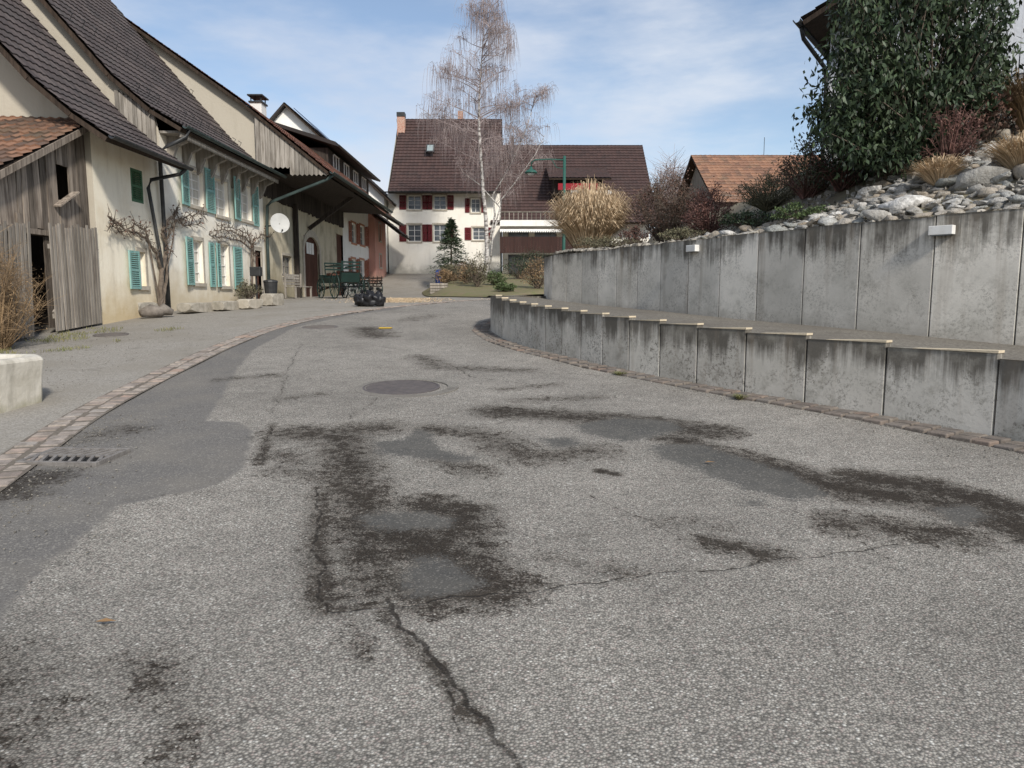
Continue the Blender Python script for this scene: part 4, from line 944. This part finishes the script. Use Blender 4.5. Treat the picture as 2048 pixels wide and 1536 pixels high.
# ---------------------------------------------------------------- vegetation
def leaf(mb,p,d,l,w):
    d=d.normalized(); s=d.cross(V((U(-1,1),U(-1,1),U(-1,1)))); 
    if s.length<1e-3: s=V((1,0,0))
    s.normalize(); mb.add([p,p+d*l*.45+s*w,p+d*l,p+d*l*.45-s*w],[(0,1,2,3)])
def twigp(a,b,bend=.15,n=4):
    a=V(a);b=V(b); l=(b-a).length; m=V((U(-1,1),U(-1,1),U(-.3,1)))*l*bend
    return [a.lerp(b,t)+m*math.sin(PI*t) for t in [k/(n-1) for k in range(n)]]
def bush(name,label,base,rx,ry,h,ml,mtw,nst,nl,ll,lw,droop=0,cat='shrub',group=None,up=.6,low=.15,sr=.012,fine=0):
    base=V(base); r=thing(name,label,cat,base,group); st=MB(); fo=MB(); per=max(1,nl//nst)
    for k in range(nst):
        th=U(0,2*PI); rr=math.sqrt(random.random()); zz=low+(1-low)*random.random()**.8
        sc=math.sin(PI*min(1,max(.12,zz*.85)))**.6
        tip=base+V((rx*rr*math.cos(th)*sc,ry*rr*math.sin(th)*sc,h*zz*(1-.25*rr*rr)+.0))
        pts=twigp(base+V((U(-.1,.1)*rx,U(-.1,.1)*ry,0)),tip,.1); st.tube(pts,[sr*1.4,sr,sr*.7,sr*.35],4,False)
        for q in range(fine):
            a=pts[2].lerp(pts[3],random.random()); b=a+V((U(-1,1),U(-1,1),U(-.2,1)))*h*.16; st.tube([a,a.lerp(b,.5)+V((0,0,.02)),b],[sr*.45,sr*.35,sr*.2],3,False)
        for q in range(per):
            t=random.random()**.6; p=pts[2].lerp(pts[3],t)+V((random.gauss(0,.1*rx),random.gauss(0,.1*ry),random.gauss(0,.06*h)))
            d=V((U(-1,1),U(-1,1),U(-1,1)*.5+up-droop*1.4)); leaf(fo,p,d,ll*U(.6,1.2),lw*U(.7,1.2))
    st.build('stems',mtw,r); 
    if nl: fo.build('foliage',ml,r)
    return r
def grass(name,label,base,n,h,spread,m,w=.006,cat='ornamental grass',group=None):
    base=V(base); r=thing(name,label,cat,base,group); mb=MB()
    for k in range(n):
        th=U(0,2*PI); rr=math.sqrt(random.random()); hh=h*U(.55,1.0)*(1-.25*rr); o_=V((math.cos(th),math.sin(th),0))
        b=base+o_*spread*.22*rr; tip=b+o_*spread*rr*U(.6,1.1)+V((0,0,hh*U(.75,1))); mid=b.lerp(tip,.5)+V((0,0,hh*.18*rr)); s=V((-o_.y,o_.x,0))+V((U(-.5,.5),U(-.5,.5),0)); s.normalize()
        tip2=tip+o_*spread*.12+V((0,0,-hh*.08*rr))
        mb.add([b-s*w,b+s*w,mid+s*w,mid-s*w,tip+s*w*.8,tip-s*w*.8,tip2],[(0,1,2,3),(3,2,4,5),(5,4,6)])
    mb.build('blades',m,r); return r
vb=V((at(1815,300,13.4).x,13.4,0)); vb.z=hz(vb.x,vb.y)
vt=thing('evergreen_shrub','tall dark green evergreen shrub with drooping leaves in front of the modern house','shrub',vb)
st=MB(); fo=MB(); k=0
while k<255:
    px=U(1590,2040); py=U(-90,305)
    hw_=np.interp(py,[-90,20,120,220,305],[150,165,190,195,130]); cx=np.interp(py,[-90,20,120,220,305],[1850,1845,1830,1800,1800])
    if abs(px-cx)>hw_ : continue
    if noise.noise(V((px*.014,py*.014,3)))<-.27: continue
    k+=1
    Y=13.4+U(-.8,.9)
    tip=at(px,py,Y)
    pts=twigp(vb+V((U(-.3,.3),U(-.3,.3),0)),tip,.12,5); st.tube(pts,[.022,.016,.012,.008,.004],5,False)
    for q in range(92):
        p=pts[3].lerp(pts[4],U(.2,1.1))+V((random.gauss(0,.15),random.gauss(0,.15),random.gauss(0,.14)))
        leaf(fo,p,V((U(-1,1),U(-1,1),U(-1.9,-.1))),U(.09,.17),U(.018,.032))
st.build('stems',M['bark'],vt); fo.build('foliage',M['leafd'],vt)
def SB(Y,px):
    p=at(px,450,Y); return V((p.x,Y,hz(p.x,Y)))
bush('shrub','dark brown twiggy shrub with sparse leaves beside the pampas grass',SB(18.5,1330),.95,.8,1.9,M['leafbr'],M['bark'],110,5200,.05,.016,fine=7)
bush('shrub','reddish brown twiggy shrub above the middle of the tall wall',SB(15.8,1415),.6,.55,1.15,M['leafred'],M['leafred'],80,2400,.045,.014,fine=6)
bush('shrub','low grey olive lavender mound behind the rocks',SB(16.8,1535),.8,.7,.9,M['leafol'],M['leafol'],110,3500,.05,.009,fine=5)
bush('shrub','dark green shrub with rusty seed heads below the evergreen',SB(14.6,1680),1.0,.8,1.5,M['leafd'],M['leafred'],80,3200,.07,.018,fine=7)
bush('shrub','brown green spreading shrub between lavender and evergreen',SB(15.5,1610),.8,.7,1.0,M['leafol'],M['leafred'],80,3200,.05,.014,fine=5)
bush('shrub','dark bushy undergrowth directly beneath the evergreen shrub',SB(13.6,1775),.95,.7,1.1,M['leafd'],M['bark'],90,4600,.08,.022,fine=4)
bush('shrub','dull red stemmed dogwood beside the upper rocks under the balcony',SB(12.6,1890),.55,.5,1.1,M['leafred'],M['leafred'],60,400,.05,.014,fine=7)
bush('shrub','dark leafy plant under the evergreen near the balcony post',SB(13.2,1960),.6,.5,1.0,M['leafbr'],M['bark'],50,1800,.08,.02,fine=4)
bush('shrub','low dark green creeper spilling over the far wall end',SB(17.9,1215),.9,.5,.35,M['leafol'],M['bark'],70,2600,.04,.012)
bush('shrub','dark red brown low shrub at the foot of the pampas grass',SB(18.2,1268),.45,.4,.6,M['leafred'],M['bark'],40,1200,.05,.014,fine=4)
bush('shrub','small green creeping plant among rocks in the wall middle',SB(13.6,1600),.6,.4,.32,M['leafm'],M['bark'],40,1800,.05,.014)
bush('shrub','low green juniper mat above the tall wall left of the creeping plant',SB(14.8,1500),.7,.5,.35,M['leafd'],M['bark'],60,2600,.05,.012)
bush('shrub','flat dark heather patch between the red brown shrub and the wall top',SB(15.5,1370),.6,.4,.32,M['leafol'],M['bark'],50,2000,.04,.012)
p=SB(19.0,1180); grass('pampas_grass','big dense clump of straw coloured pampas grass at the far wall end',p+V((0,0,-.15)),6500,2.25,.92,M['straw'],.008)
p=SB(11.9,1872); grass('grass_tuft','small dry yellow grass tuft among the rocks near the wall top',p,1100,.55,.42,M['straw'],.005)
p=SB(11.2,2035); grass('grass_tuft','large dry yellow grass tuft at the right edge of the rock garden',p,1600,.70,.52,M['straw'],.005)
p=SB(13.0,2045); grass('grass_tuft','tall dry brown grass clump at the right edge below the balcony',p,1400,1.3,.5,M['leafgb'],.005)
for k,(px,py) in enumerate([(1240,752),(1480,800)]):
    p=G(px,py); grass('weed','small yellow green weed growing from the kerb below the low wall, '+('farther one' if k==0 else 'nearer one'),p,120,.08,.11,M['grassg'],.003,cat='weed')
def birch():
    base=at(972,545,42.); base.z=bz(42)-.1
    r=thing('birch_tree','tall bare white barked birch with weeping twigs in front of the farmhouse','tree',base)
    tr_=MB(); cr=MB()
    def P(px,py): return at(px,py,42+U(-.1,.1))
    trunk=[base]+[P(*q) for q in ((974,500),(972,440),(966,380),(962,320),(958,260),(958,200),(962,140),(966,80),(968,30))]
    tr_.tube(trunk,[.14,.125,.115,.10,.09,.075,.06,.04,.025,.01],8)
    t2=[P(975,500),P(990,430),P(985,390),P(1010,350),P(1035,300),P(1055,250),P(1068,205)]
    tr_.tube(t2,[.06,.055,.05,.042,.033,.025,.01],6)
    t3=[P(972,470),P(1000,440),P(1002,400),P(1030,365),P(1070,310),P(1090,270)]; tr_.tube(t3,[.05,.045,.04,.03,.02,.01],6)
    t4=[base+V((.2,0,.2)),P(985,470),P(1000,415),P(960,370),P(925,345)]; tr_.tube(t4,[.06,.05,.04,.03,.012],6)
    def hang(p,l,n):
        for k in range(n):
            d=V((U(-1,1),U(-1,1),0))*U(.1,.5); q=p+V((U(-.2,.2),U(-.2,.2),U(-.15,.15)))
            L_=l*U(.35,1.2); cr.tube([q,q+d*.6+V((0,0,.08)),q+d-V((0,0,L_*.4)),q+d*1.15-V((0,0,L_))],[.008,.0065,.005,.0035],3,False)
    def limb(p,tip,r0,l,nsub):
        pts=twigp(p,tip,.12,5); cr.tube(pts,[r0,r0*.75,r0*.5,r0*.35,.008],4,False)
        for k in range(nsub):
            a=pts[1].lerp(pts[4],random.random()) if random.random()<.4 else pts[3].lerp(pts[4],random.random()); 
            b=a+V((U(-1,1),U(-1,1),U(-.1,.9)))*U(.3,.8); cr.tube([a,a.lerp(b,.5)+V((0,0,.05)),b],[.014,.011,.008],3,False); hang(b,l,7)
    def tp(T,f):
        f=f*(len(T)-1); i=min(int(f),len(T)-2); return T[i].lerp(T[i+1],f-i)
    for k in range(62):
        f=U(.36,.99); p=tp(trunk,f); hmax=np.interp(f,[.36,.5,.7,.85,1],[2.2,3.0,2.7,1.9,.6]); th=U(0,2*PI)
        tip=p+V((math.cos(th)*hmax*U(.6,1),math.sin(th)*hmax*U(.6,1),U(.5,1.5)*(1.2-f*.6))); limb(p,tip,.028,U(.7,1.8),7)
    for T,n in ((t2,18),(t3,12),(t4,7)):
        for k in range(n):
            f=U(.5,1); p=tp(T,f); th=U(0,2*PI); tip=p+V((math.cos(th)*U(.4,1.3),math.sin(th)*U(.4,1.3),U(.1,.8))); limb(p,tip,.02,U(.5,1.2),5)
    tr_.build('trunk',M['birch'],r,smooth=True); cr.build('crown',M['twig'],r)
birch()
def conifer(base,h,rw_,label):
    r=thing('conifer_tree',label,'tree',base); t=MB(); t.tube([base,V(base)+V((0,0,h))],[.09,.015],6); t.build('trunk',M['bark'],r); fo=MB()
    for k in range(280):
        z=random.random()**.8; th=U(0,2*PI); rad=rw_*(1-z)**.8*U(.5,1.15); a=V(base)+V((0,0,h*z*.97+.15)); b=a+V((math.cos(th)*rad,math.sin(th)*rad,-.15*rad))
        for q in range(30):
            p=a.lerp(b,random.random()**.7)+V((U(-.08,.08),U(-.08,.08),U(-.08,.04))); leaf(fo,p,V((math.cos(th)+U(-.8,.8),math.sin(th)+U(-.8,.8),U(-.6,.3))),U(.1,.2),.018)
    fo.build('crown',M['leafd'],r)
q=at(903,550,44); conifer(V((q.x,44,bz(44)-.6)),3.9,1.6,'small dark green conifer in front of the white farmhouse')
NXg=26; XB=np.zeros((NXg,NXg)); YB=XB.copy(); ZB=XB.copy()
for i in range(NXg):
    t=i/(NXg-1); yl=29.2+t*21; 
    xl=float(np.interp(yl,[29.2,32,43,50.3],[-1.0,-3.6,-5.2,-2.2])); xr_=float(np.interp(yl,[29.2,32.5,38,50.3],[-.2,2.2,7,8]))
    for j in range(NXg):
        XB[i,j]=xl+(xr_-xl)*j/(NXg-1); YB[i,j]=yl; e_=min(1,min(j,NXg-1-j)/3.)
        ZB[i,j]=g1(yl)+.03+(bz(yl)-g1(yl)-.03)*e_
bedm=mat('garden_bed',(.16,.16,.07),(.20,.16,.10),scale=2.5,bmp=.9,bscale=9)
tag(gridmesh('garden_bed',XB,YB,ZB,bedm),None,None,kind='structure')
def gp(px,Y): 
    q=at(px,560,Y); return V((q.x,Y,bz(Y)))
hl_=[('olive green round garden bush left of the birch foot',905,38,.9,.7,.9,'leafol'),('brown bare hedge bush at the birch foot',935,36,.7,.6,1.0,'leafgb'),('fresh green leafy bush right of the birch foot',990,35,.55,.5,.7,'leafm'),
 ('upright bare brown shrub with long twigs in the front garden',955,34,.6,.5,1.6,'leafol'),('dark green garden bush below the white balcony',1040,40,1.2,.7,1.3,'leafd'),('brown rambling shrub below the balcony near the wall end',1075,33,.9,.6,1.4,'leafgb'),('low green border plant at the bend of the road',1010,31.5,.5,.4,.4,'leafm'),('dark green clipped hedge below the timber screen',1075,47,1.8,.6,1.7,'leafd'),('straw brown perennial clump beside the garden edge',890,36,.6,.5,.7,'leafgb'),('red brown garden shrub on the bed beside the drive',925,40.5,1.1,.7,.9,'leafbr')]
for lab,px,Y,rx,ry,h,mm in hl_:
    bush('garden_bush',lab,gp(px,Y),rx,ry,h,M[mm],M['bark'],50,1500,.08,.022,fine=3)
q=V((at(1340,360,58).x,58,g1(58)))
bush('bare_tree','distant hazy bare tree between the brown roof and the orange roof',q,1.7,1.5,8.6,M['twig'],M['twig'],150,0,.1,.02,cat='tree',sr=.03,fine=16,low=.6)
q=V((at(25,560,12.3).x-.25,12.3,g1(12.3)))
bush('shrub','orange brown bare twiggy bush at the left edge in front of the shed gate',q,.75,.7,1.9,M['leafgb'],M['leafgb'],170,1700,.04,.007,fine=9,sr=.006)
gm_=MB()
for k in range(3500):
    y=U(11.5,15.5); x=U(-8.9,-6.9+(y-15)*.1)
    if noise.noise(V((x*1.5,y*1.5,0)))<-.05+(x+8.6)*.25: continue
    p=V((x,y,g1(y)-.005)); leaf(gm_,p,V((U(-.6,.6),U(-.6,.6),1)),U(.03,.09),.005)
o=gm_.build('grass',M['grassg']); tag(o,'short dry and green grass growing in front of the shed','grass',kind='stuff')
gm_=MB()
for k in range(1800):
    if k%3==0:
        y=U(3.2,7.5); x=float(XL(y))+.2+abs(random.gauss(0,.35))
    elif k%3==1:
        y=U(9,15); x=U(-8.5,-5.4)
    else:
        y=U(5,13); x=float(XR(y))-abs(random.gauss(0,.3))
    r_=U(.002,.006); gm_.obox(V((x,y,g1(y)+.004)),V((r_,r_*.3,0)),V((-r_*.3,r_,0)),V((0,0,r_*.6)))
o=gm_.build('loose_gravel',M['crumb']); tag(o,'loose gravel crumbs scattered along the road edges','gravel',kind='stuff')
sm_=MB()
for k in range(5000):
    p=at(random.gauss(790,45),600,U(24,29)); p.z=g1(p.y)+.003; leaf(sm_,p,V((U(-1,1),U(-1,1),.02)),U(.02,.06),.012)
o=sm_.build('straw_litter',M['straw']); tag(o,'pale straw and sawdust scattered on the drive beside the carriage','straw',kind='stuff')
def vine(label,root,targets,seed,dens=4,lf=.35):
    random.seed(seed); r=thing('climbing_vine',label,'vine',root); mb=MB(); fo=MB()
    for tg,r0 in targets:
        pts=[V(root)]; n=len(tg)
        for q in tg: pts.append(V((-8.93+U(0,.05),q[0],q[1])))
        fine=[]
        for a,b in zip(pts[:-1],pts[1:]):
            for k in range(4): fine.append(a.lerp(b,k/4)+V((U(0,.03),U(-.06,.06),U(-.05,.05))))
        fine.append(pts[-1]); m_=len(fine); mb.tube(fine,[r0*(1-.7*k/m_) for k in range(m_)],6)
        for k in range(m_//3,m_):
            for j in range(dens):
                a=fine[k]; b=a+V((U(0,.12),U(-.35,.35),U(-.22,.28))); mb.tube([a,a.lerp(b,.5)+V((U(0,.05),U(-.06,.06),U(-.06,.06))),b],[.013,.008,.004],4,False)
                if random.random()<lf: leaf(fo,b,V((U(-.3,1),U(-1,1),U(-1,.3))),U(.05,.09),.025)
    mb.build('stems',M['bark'],r); fo.build('leaves',M['leafbr'],r)
def vy(px,py): q=atX(px,py,-8.95); return (q.y,q.z)
q=atX(320,612,-8.85)
vine('gnarled brown vine climbing the cream wall between small window and drainpipe',(q.x,q.y,g1(q.y)),[([vy(318,560),vy(328,500),vy(320,460),vy(340,430),vy(350,415)],.07),([vy(325,560),vy(312,510),vy(285,475),vy(255,460),vy(228,450),vy(212,432)],.045),([vy(330,540),vy(328,480),vy(350,442),vy(375,430),vy(402,428)],.038),([vy(290,470),vy(270,448),vy(240,462),vy(213,455)],.025),([vy(345,440),vy(365,450),vy(395,445)],.025)],3)
q=atX(500,590,-8.85)
vine('thin vine canes trained between the teal shuttered windows of the middle farmhouse',(q.x,q.y,g1(q.y)),[([vy(500,540),vy(498,490),vy(480,470),vy(450,462),vy(425,460)],.035),([vy(502,520),vy(505,480),vy(520,470),vy(535,475)],.03),([vy(500,500),vy(470,478),vy(440,474),vy(415,470)],.025),([vy(500,500),vy(490,465),vy(460,455),vy(430,450)],.025)],5)
random.seed(11)
# ---------------------------------------------------------------- street furniture
p=at(1127,560,24.); zt=at(1127,312,24.).z; z0=1.4
sl_=thing('street_lamp','dark green curved arm street lamp behind the pampas grass','street lamp',(p.x,24,z0))
mb=MB(); mb.tube([(p.x,24,z0),(p.x,24,z0+1.2),(p.x,24,zt)],[.07,.055,.045],10); mb.build('pole',M['lampgreen'],sl_,smooth=True)
mb=MB(); xh=at(1062,340,24).x
pts=[(p.x,24,zt-.12),(p.x-.5,24,zt-.1),(xh+.12,24,zt-.12),(xh+.02,24,zt-.2),(xh,24,zt-.35)]; mb.tube(pts,.022,8); mb.tube([(p.x,24,zt-.4),(p.x-.25,24,zt-.35),(p.x-.4,24,zt-.12)],.012,6); mb.build('arm',M['lampgreen'],sl_,smooth=True)
mb=MB(); mb.lathe((xh,24,zt-.5),[(.2,-.03),(.2,0),(.14,.06),(.05,.1),(.04,.17)],20); mb.build('lamp_shade',M['lampgreen'],sl_,smooth=True)
mb=MB(); mb.lathe((xh,24,zt-.5),[(.02,-.1),(.09,-.08),(.13,-.032)],16); mb.build('bulb_cover',M['white'],sl_,smooth=True)
c=atX(560,446,-8.4); ds=thing('satellite_dish','white satellite dish on the wall corner between farmhouse and barn','dish',(-8.98,c.y,c.z))
ax=V((.45,-.85,.28)).normalized(); s=ax.cross(ZU).normalized(); u=s.cross(ax)
if u.z<0: u=-u
mb=MB(); vs=[];fs=[];n=24; K_=.88
for i,(r_,dp) in enumerate(((.02,.10),(.15,.085),(.28,.05),(.38,0),(.39,-.005),(.3,.07),(.15,.1),(.02,.115))):
    for k in range(n):
        t=2*PI*k/n; vs.append(c-ax*dp*K_+s*(math.cos(t)*r_*K_)+u*(math.sin(t)*r_*1.08*K_))
for i in range(7):
    for k in range(n): fs.append((i*n+k,i*n+(k+1)%n,(i+1)*n+(k+1)%n,(i+1)*n+k))
mb.add(vs,fs); mb.build('reflector',mat('dish_grey',(.54,.54,.52),(.46,.46,.44),bmp=0),ds,smooth=True)
mb=MB(); mb.tube([c-u*.35,c+ax*.27-u*.41],.012,6); mb.tube([c-ax*.14,(-8.9,c.y+.15,c.z-.1),(-9,c.y+.15,c.z-.1)],.025,6); mb.build('bracket',M['dmetal'],ds)
mb=MB(); mb.tube([c+ax*.24-u*.39,c+ax*.31-u*.37],.03,8); mb.build('receiver',M['dmetal'],ds)
q=atX(512,543,-8.4); r=thing('mailbox','grey metal mailbox on a post beside the farmhouse door','mailbox',(q.x,q.y,g1(q.y)))
mb=MB(); mb.obox(q,V((.17,0,0)),V((0,.13,0)),V((0,0,.15))); mb.build('box',M['dmetal'],r,bevel=.02); mb=MB(); mb.box(q.x-.02,q.x+.02,q.y-.02,q.y+.02,g1(q.y),q.z-.15); mb.build('post',M['dmetal'],r)
def stonebox(px,py,w,h,lab,m,name='stone_block',cat='stone'):
    p=G(px,py); mb=MB(); mb.blob((0,0,h*.45),w*.5,.24,h*.55,.12,3,px*.1,1.0)
    vs=[]
    for v in mb.v: x=max(-w/2*.92,min(w/2*.92,v[0]*1.3)); y=max(-.2,min(.2,v[1]*1.3)); z=max(0,min(h*.93,(v[2]-h*.45)*1.4+h*.45)); vs.append((x,y,z))
    mb.v=vs; o=mb.build(name,m); o.location=p; o.rotation_euler=(0,0,math.radians(80)); tag(o,lab,cat); return o
bl=mat('stone_block_grey',(.44,.40,.33),(.26,.235,.19),scale=5,bmp=.5)
stonebox(285,632,.8,.36,'pale stone block against the wall below the small teal shuttered window',bl)
stonebox(400,624,1.5,.26,'long low pale stone slab below the middle farmhouse window',bl)
stonebox(455,620,1.1,.26,'pale stone planter slab under the double teal shutters',bl)
stonebox(500,617,.9,.28,'tan stone block left of the farmhouse door',M['stone'])
stonebox(545,611,.8,.38,'square pale stone block right of the farmhouse door',bl)
p=G(312,636); mb=MB(); mb.tube([V((-.35,0,.13)),V((-.1,.03,.17)),V((.1,0,.14)),V((.2,.05,.2)),V((.4,-.02,.12))],[.08,.16,.13,.15,.07],9); o=mb.build('stump',M['stump'],smooth=True); o.location=p; o.rotation_euler=(0,0,.8); tag(o,'dark gnarled stump lying at the foot of the vine','stump')
bush('potted_plant','dry brown plants in the bed below the farmhouse windows',V((-8.6,24.3,g1(24.3)+.1)),.35,1.2,.6,M['leafol'],M['bark'],40,900,.08,.02,cat='plant',fine=3)
for k,(px,rx,h,lab) in enumerate([(722,.18,.42,'black garbage bag standing leftmost of three by the carriage'),(740,.21,.50,'black garbage bag in the middle of three by the carriage'),(758,.19,.45,'black garbage bag rightmost of three by the carriage')]):
    p=G(px,613); r=thing('garbage_bag',lab,'bag',p,'black garbage bags beside the carriage')
    mb=MB(); mb.blob((0,0,h*.42),rx*1.05,rx,h*.45,.45,3,k+2,2.4); mb.build('sack',M['bag'],r,local=True,smooth=True)
    mb=MB(); mb.tube([(0,0,h*.78),(0.01,0,h*.92),(.03,.01,h*1.0),(.06,.02,h*1.12)],[.09,.03,.05,.07],8); mb.build('knot',M['bag'],r,local=True)
def wheel(parent,c,R_,nsp=12):
    c=V(c); mb=MB(); n=28; pts=[c+V((0,math.cos(2*PI*k/n)*R_,math.sin(2*PI*k/n)*R_)) for k in range(n+1)]; mb.tube(pts,.028,6,False)
    for k in range(nsp):
        t=2*PI*k/nsp; mb.tube([c,c+V((0,math.cos(t)*R_,math.sin(t)*R_))],.014,5)
    w=mb.build('wheel',M['cgreen'],parent,local=True)
    mb=MB(); mb.tube([c-V((.09,0,0)),c+V((.09,0,0))],.06,10); mb.build('hub',M['dmetal'],w,local=True)
q=at(680,600,28.5); ca=thing('horse_carriage','dark green open horse carriage with spoked wheels parked before the barn','carriage',(q.x,28.5,g1(28.5)),rz=math.radians(38)); ca.scale=(.82,.82,.95)
for x in (-.6,.6): wheel(ca,(x,-.75,.5),.5); wheel(ca,(x,.75,.4),.4)
mb=MB(); mb.ext([V((-.45,-1.1,.62)),V((-.45,1.15,.62)),V((-.45,1.25,.95)),V((-.45,.7,.8)),V((-.45,-.7,.8)),V((-.45,-1.2,1.0))],(.9,0,0)); mb.build('body',M['cgreen'],ca,local=True,bevel=.02)
mb=MB(); mb.box(-.42,.42,-.98,-.55,.95,1.05); mb.box(-.42,.42,.1,.5,.9,1.0); mb.build('seat',M['doorwood'],ca,local=True,bevel=.02)
mb=MB()
for z in (1.15,1.28,1.4): mb.bar((-.45,-1.15-(z-1)*.2,z),(.45,-1.15-(z-1)*.2,z),.03,.06); mb.bar((-.45,.55+(z-1)*.1,z),(.45,.55+(z-1)*.1,z),.03,.06)
for x in (-.45,0,.45): mb.bar((x,-1.1,.95),(x,-1.25,1.45),.03); mb.bar((x,.52,.9),(x,.6,1.42),.03)
for x in (-.5,.5): mb.bar((x,-1.2,1.3),(x,.4,1.25),.03,.05)
mb.build('backrest',M['cgreen'],ca,local=True)
for y_ in (-.75,.75): mb=MB(); mb.tube([(-.6,y_,.45),(.6,y_,.45)],.03,8); mb.build('axle',M['dmetal'],ca,local=True)
mb=MB(); mb.tube([(0,1.0,.45),(0,2.2,.3)],.03,8); mb.build('drawbar',M['doorwood'],ca,local=True)
q=at(730,596,31.5); c2=thing('hand_cart','dark wooden farm cart with spoked wheels behind the garbage bags','cart',(q.x,31.5,g1(31.5)),rz=math.radians(50)); c2.scale=(.7,.7,.75)
for x in (-.5,.5): wheel(c2,(x,-.6,.45),.45); wheel(c2,(x,.6,.38),.38)
mb=MB(); mb.box(-.4,.4,-1.1,1.1,.55,.62)
for x in (-.45,.45):
    for z in (.75,.9,1.05): mb.box(x-.02,x+.02,-1.1,1.1,z-.04,z+.04)
    for k in range(6): mb.bar((x*.9,-1+k*.4,.6),(x*1.15,-1+k*.4,1.15),.035)
mb.build('bed',M['wooddark'],c2,local=True)
p=G(588,606); be=thing('garden_bench','grey slatted wooden bench against the barn wall','bench',V((-8.3,28.6,g1(28.6))),rz=math.radians(-8))
mb=MB()
for k in range(4): mb.box(-.05+k*.11,.03+k*.11,-.75,.75,.42,.45)
mb.build('seat',M['woodsil'],be,local=True); mb=MB()
for k in range(4): mb.box(-.14-k*.02,-.11-k*.02,-.75,.75,.5+k*.11,.58+k*.11)
mb.build('backrest',M['woodsil'],be,local=True)
for x in (-.08,.32):
    for y_ in (-.7,.7): mb=MB(); mb.box(x-.03,x+.03,y_-.03,y_+.03,0,.42 if x>0 else .95); mb.build('leg',M['woodsil'],be,local=True)
q=at(882,570,39); q.z=bz(39)-.25
ba=thing('rain_barrel','blue plastic barrel standing behind the wooden planter crate','barrel',q); mb=MB(); mb.lathe((0,0,0),[(.25,0),(.29,.1),(.3,.4),(.28,.7),(.22,.74)],18); mb.build('drum',M['blue'],ba,local=True,smooth=True)
mb=MB(); mb.lathe((0,0,.74),[(.24,0),(.24,.04),(.1,.05)],18); mb.build('lid',M['blue'],ba,local=True)
q=at(878,584,34); q.z=g1(34)+.1; cr_=thing('planter_crate','pale wooden slatted planter crate at the edge of the garden bed','crate',q); cr_.scale=(.7,.7,.9)
for s_ in (-1,1):
    mb=MB()
    for k in range(4): mb.box(-.55,.55,s_*.35-.015,s_*.35+.015,.03+k*.14,.14+k*.14)
    mb.build('side_panel',M['woodgrey'],cr_,local=True)
    mb=MB()
    for k in range(4): mb.box(s_*.55-.015,s_*.55+.015,-.33,.33,.03+k*.14,.14+k*.14)
    mb.build('end_panel',M['woodgrey'],cr_,local=True)
mb=MB(); mb.box(-.53,.53,-.33,.33,.3,.45); mb.build('soil_fill',M['soil'],cr_,local=True)
q=V((-8.5,26.3,g1(26.3))); bn=thing('waste_bin','small dark waste bin beside the farmhouse door','bin',q); mb=MB(); mb.lathe((0,0,0),[(.2,0),(.24,.6),(.25,.62)],12); mb.build('container',M['dmetal'],bn,local=True); mb=MB(); mb.lathe((0,0,.62),[(.26,0),(.24,.06),(.05,.1)],12); mb.build('lid',M['dmetal'],bn,local=True)
lb=mat('fallen_leaf',(.28,.17,.08),(.2,.12,.06),bmp=0)
for k,(px,py,lab) in enumerate([(212,1256,'brown fallen leaf on the asphalt at lower left'),(1420,930,'tiny tan leaf on the long dark asphalt patch')]):
    p=G(px,py); mb=MB(); mb.add([V((-.045,0,.004)),V((-.01,.022,.010)),V((.045,.004,.006)),V((.0,-.022,.012))],[(0,3,2,1)]); o=mb.build('fallen_leaf',lb); o.location=p+V((0,0,.012)); tag(o,lab,'leaf')

# ---------------------------------------------------------------- world, sun, camera
sc=bpy.context.scene; w=bpy.data.worlds.new('World'); sc.world=w; w.use_nodes=True; nt=w.node_tree; bg=nt.nodes['Background']
sd=V((.36,-.73,.58)).normalized()
sky=nt.nodes.new('ShaderNodeTexSky'); sky.sky_type='NISHITA'; sky.sun_disc=False; sky.sun_elevation=math.asin(sd.z); sky.sun_rotation=math.atan2(sd.x,sd.y); sky.dust_density=.5; sky.ozone_density=1.6
tc=nt.nodes.new('ShaderNodeTexCoord'); mp=nt.nodes.new('ShaderNodeMapping'); mp.inputs['Scale'].default_value=(1.0,1.0,3.4); mp.inputs['Rotation'].default_value=(.15,.25,.4); mp.inputs['Location'].default_value=(.3,.1,.2); L(nt,tc.outputs['Generated'],mp.inputs[0])
n1=noi(nt,mp.outputs[0],1.7,6,.5); n2=noi(nt,mp.outputs[0],4,7,.6)
f=mt(nt,'ADD',mt(nt,'MULTIPLY',n1,.72),mt(nt,'MULTIPLY',n2,.28)); f=mr(nt,f,.40,.60,.12,.94,True)
n3=noi(nt,mp.outputs[0],1.3,5,.5); cc=mix(nt,mr(nt,n3,.35,.65),(4.3,4.8,5.8),(5.8,6.1,6.6))
L(nt,mix(nt,f,sky.outputs[0],cc),bg.inputs['Color']); bg.inputs['Strength'].default_value=.14
sn=bpy.data.lights.new('sun','SUN'); sn.energy=4.0; sn.angle=math.radians(6); sn.color=(1,.945,.865); so=bpy.data.objects.new('sun',sn); C.objects.link(so); so.rotation_euler=(-sd).to_track_quat('-Z','Y').to_euler()
cam=bpy.data.cameras.new('camera'); cam.sensor_width=36; cam.lens=36*F/2048; cam.clip_end=3000; cam.clip_start=.05
co=bpy.data.objects.new('camera',cam); C.objects.link(co); co.location=(0,0,CZ); co.rotation_euler=(PI/2-PT,0,0); sc.camera=co
sc.view_settings.view_transform='Standard'; sc.view_settings.look='None'; sc.view_settings.exposure=0
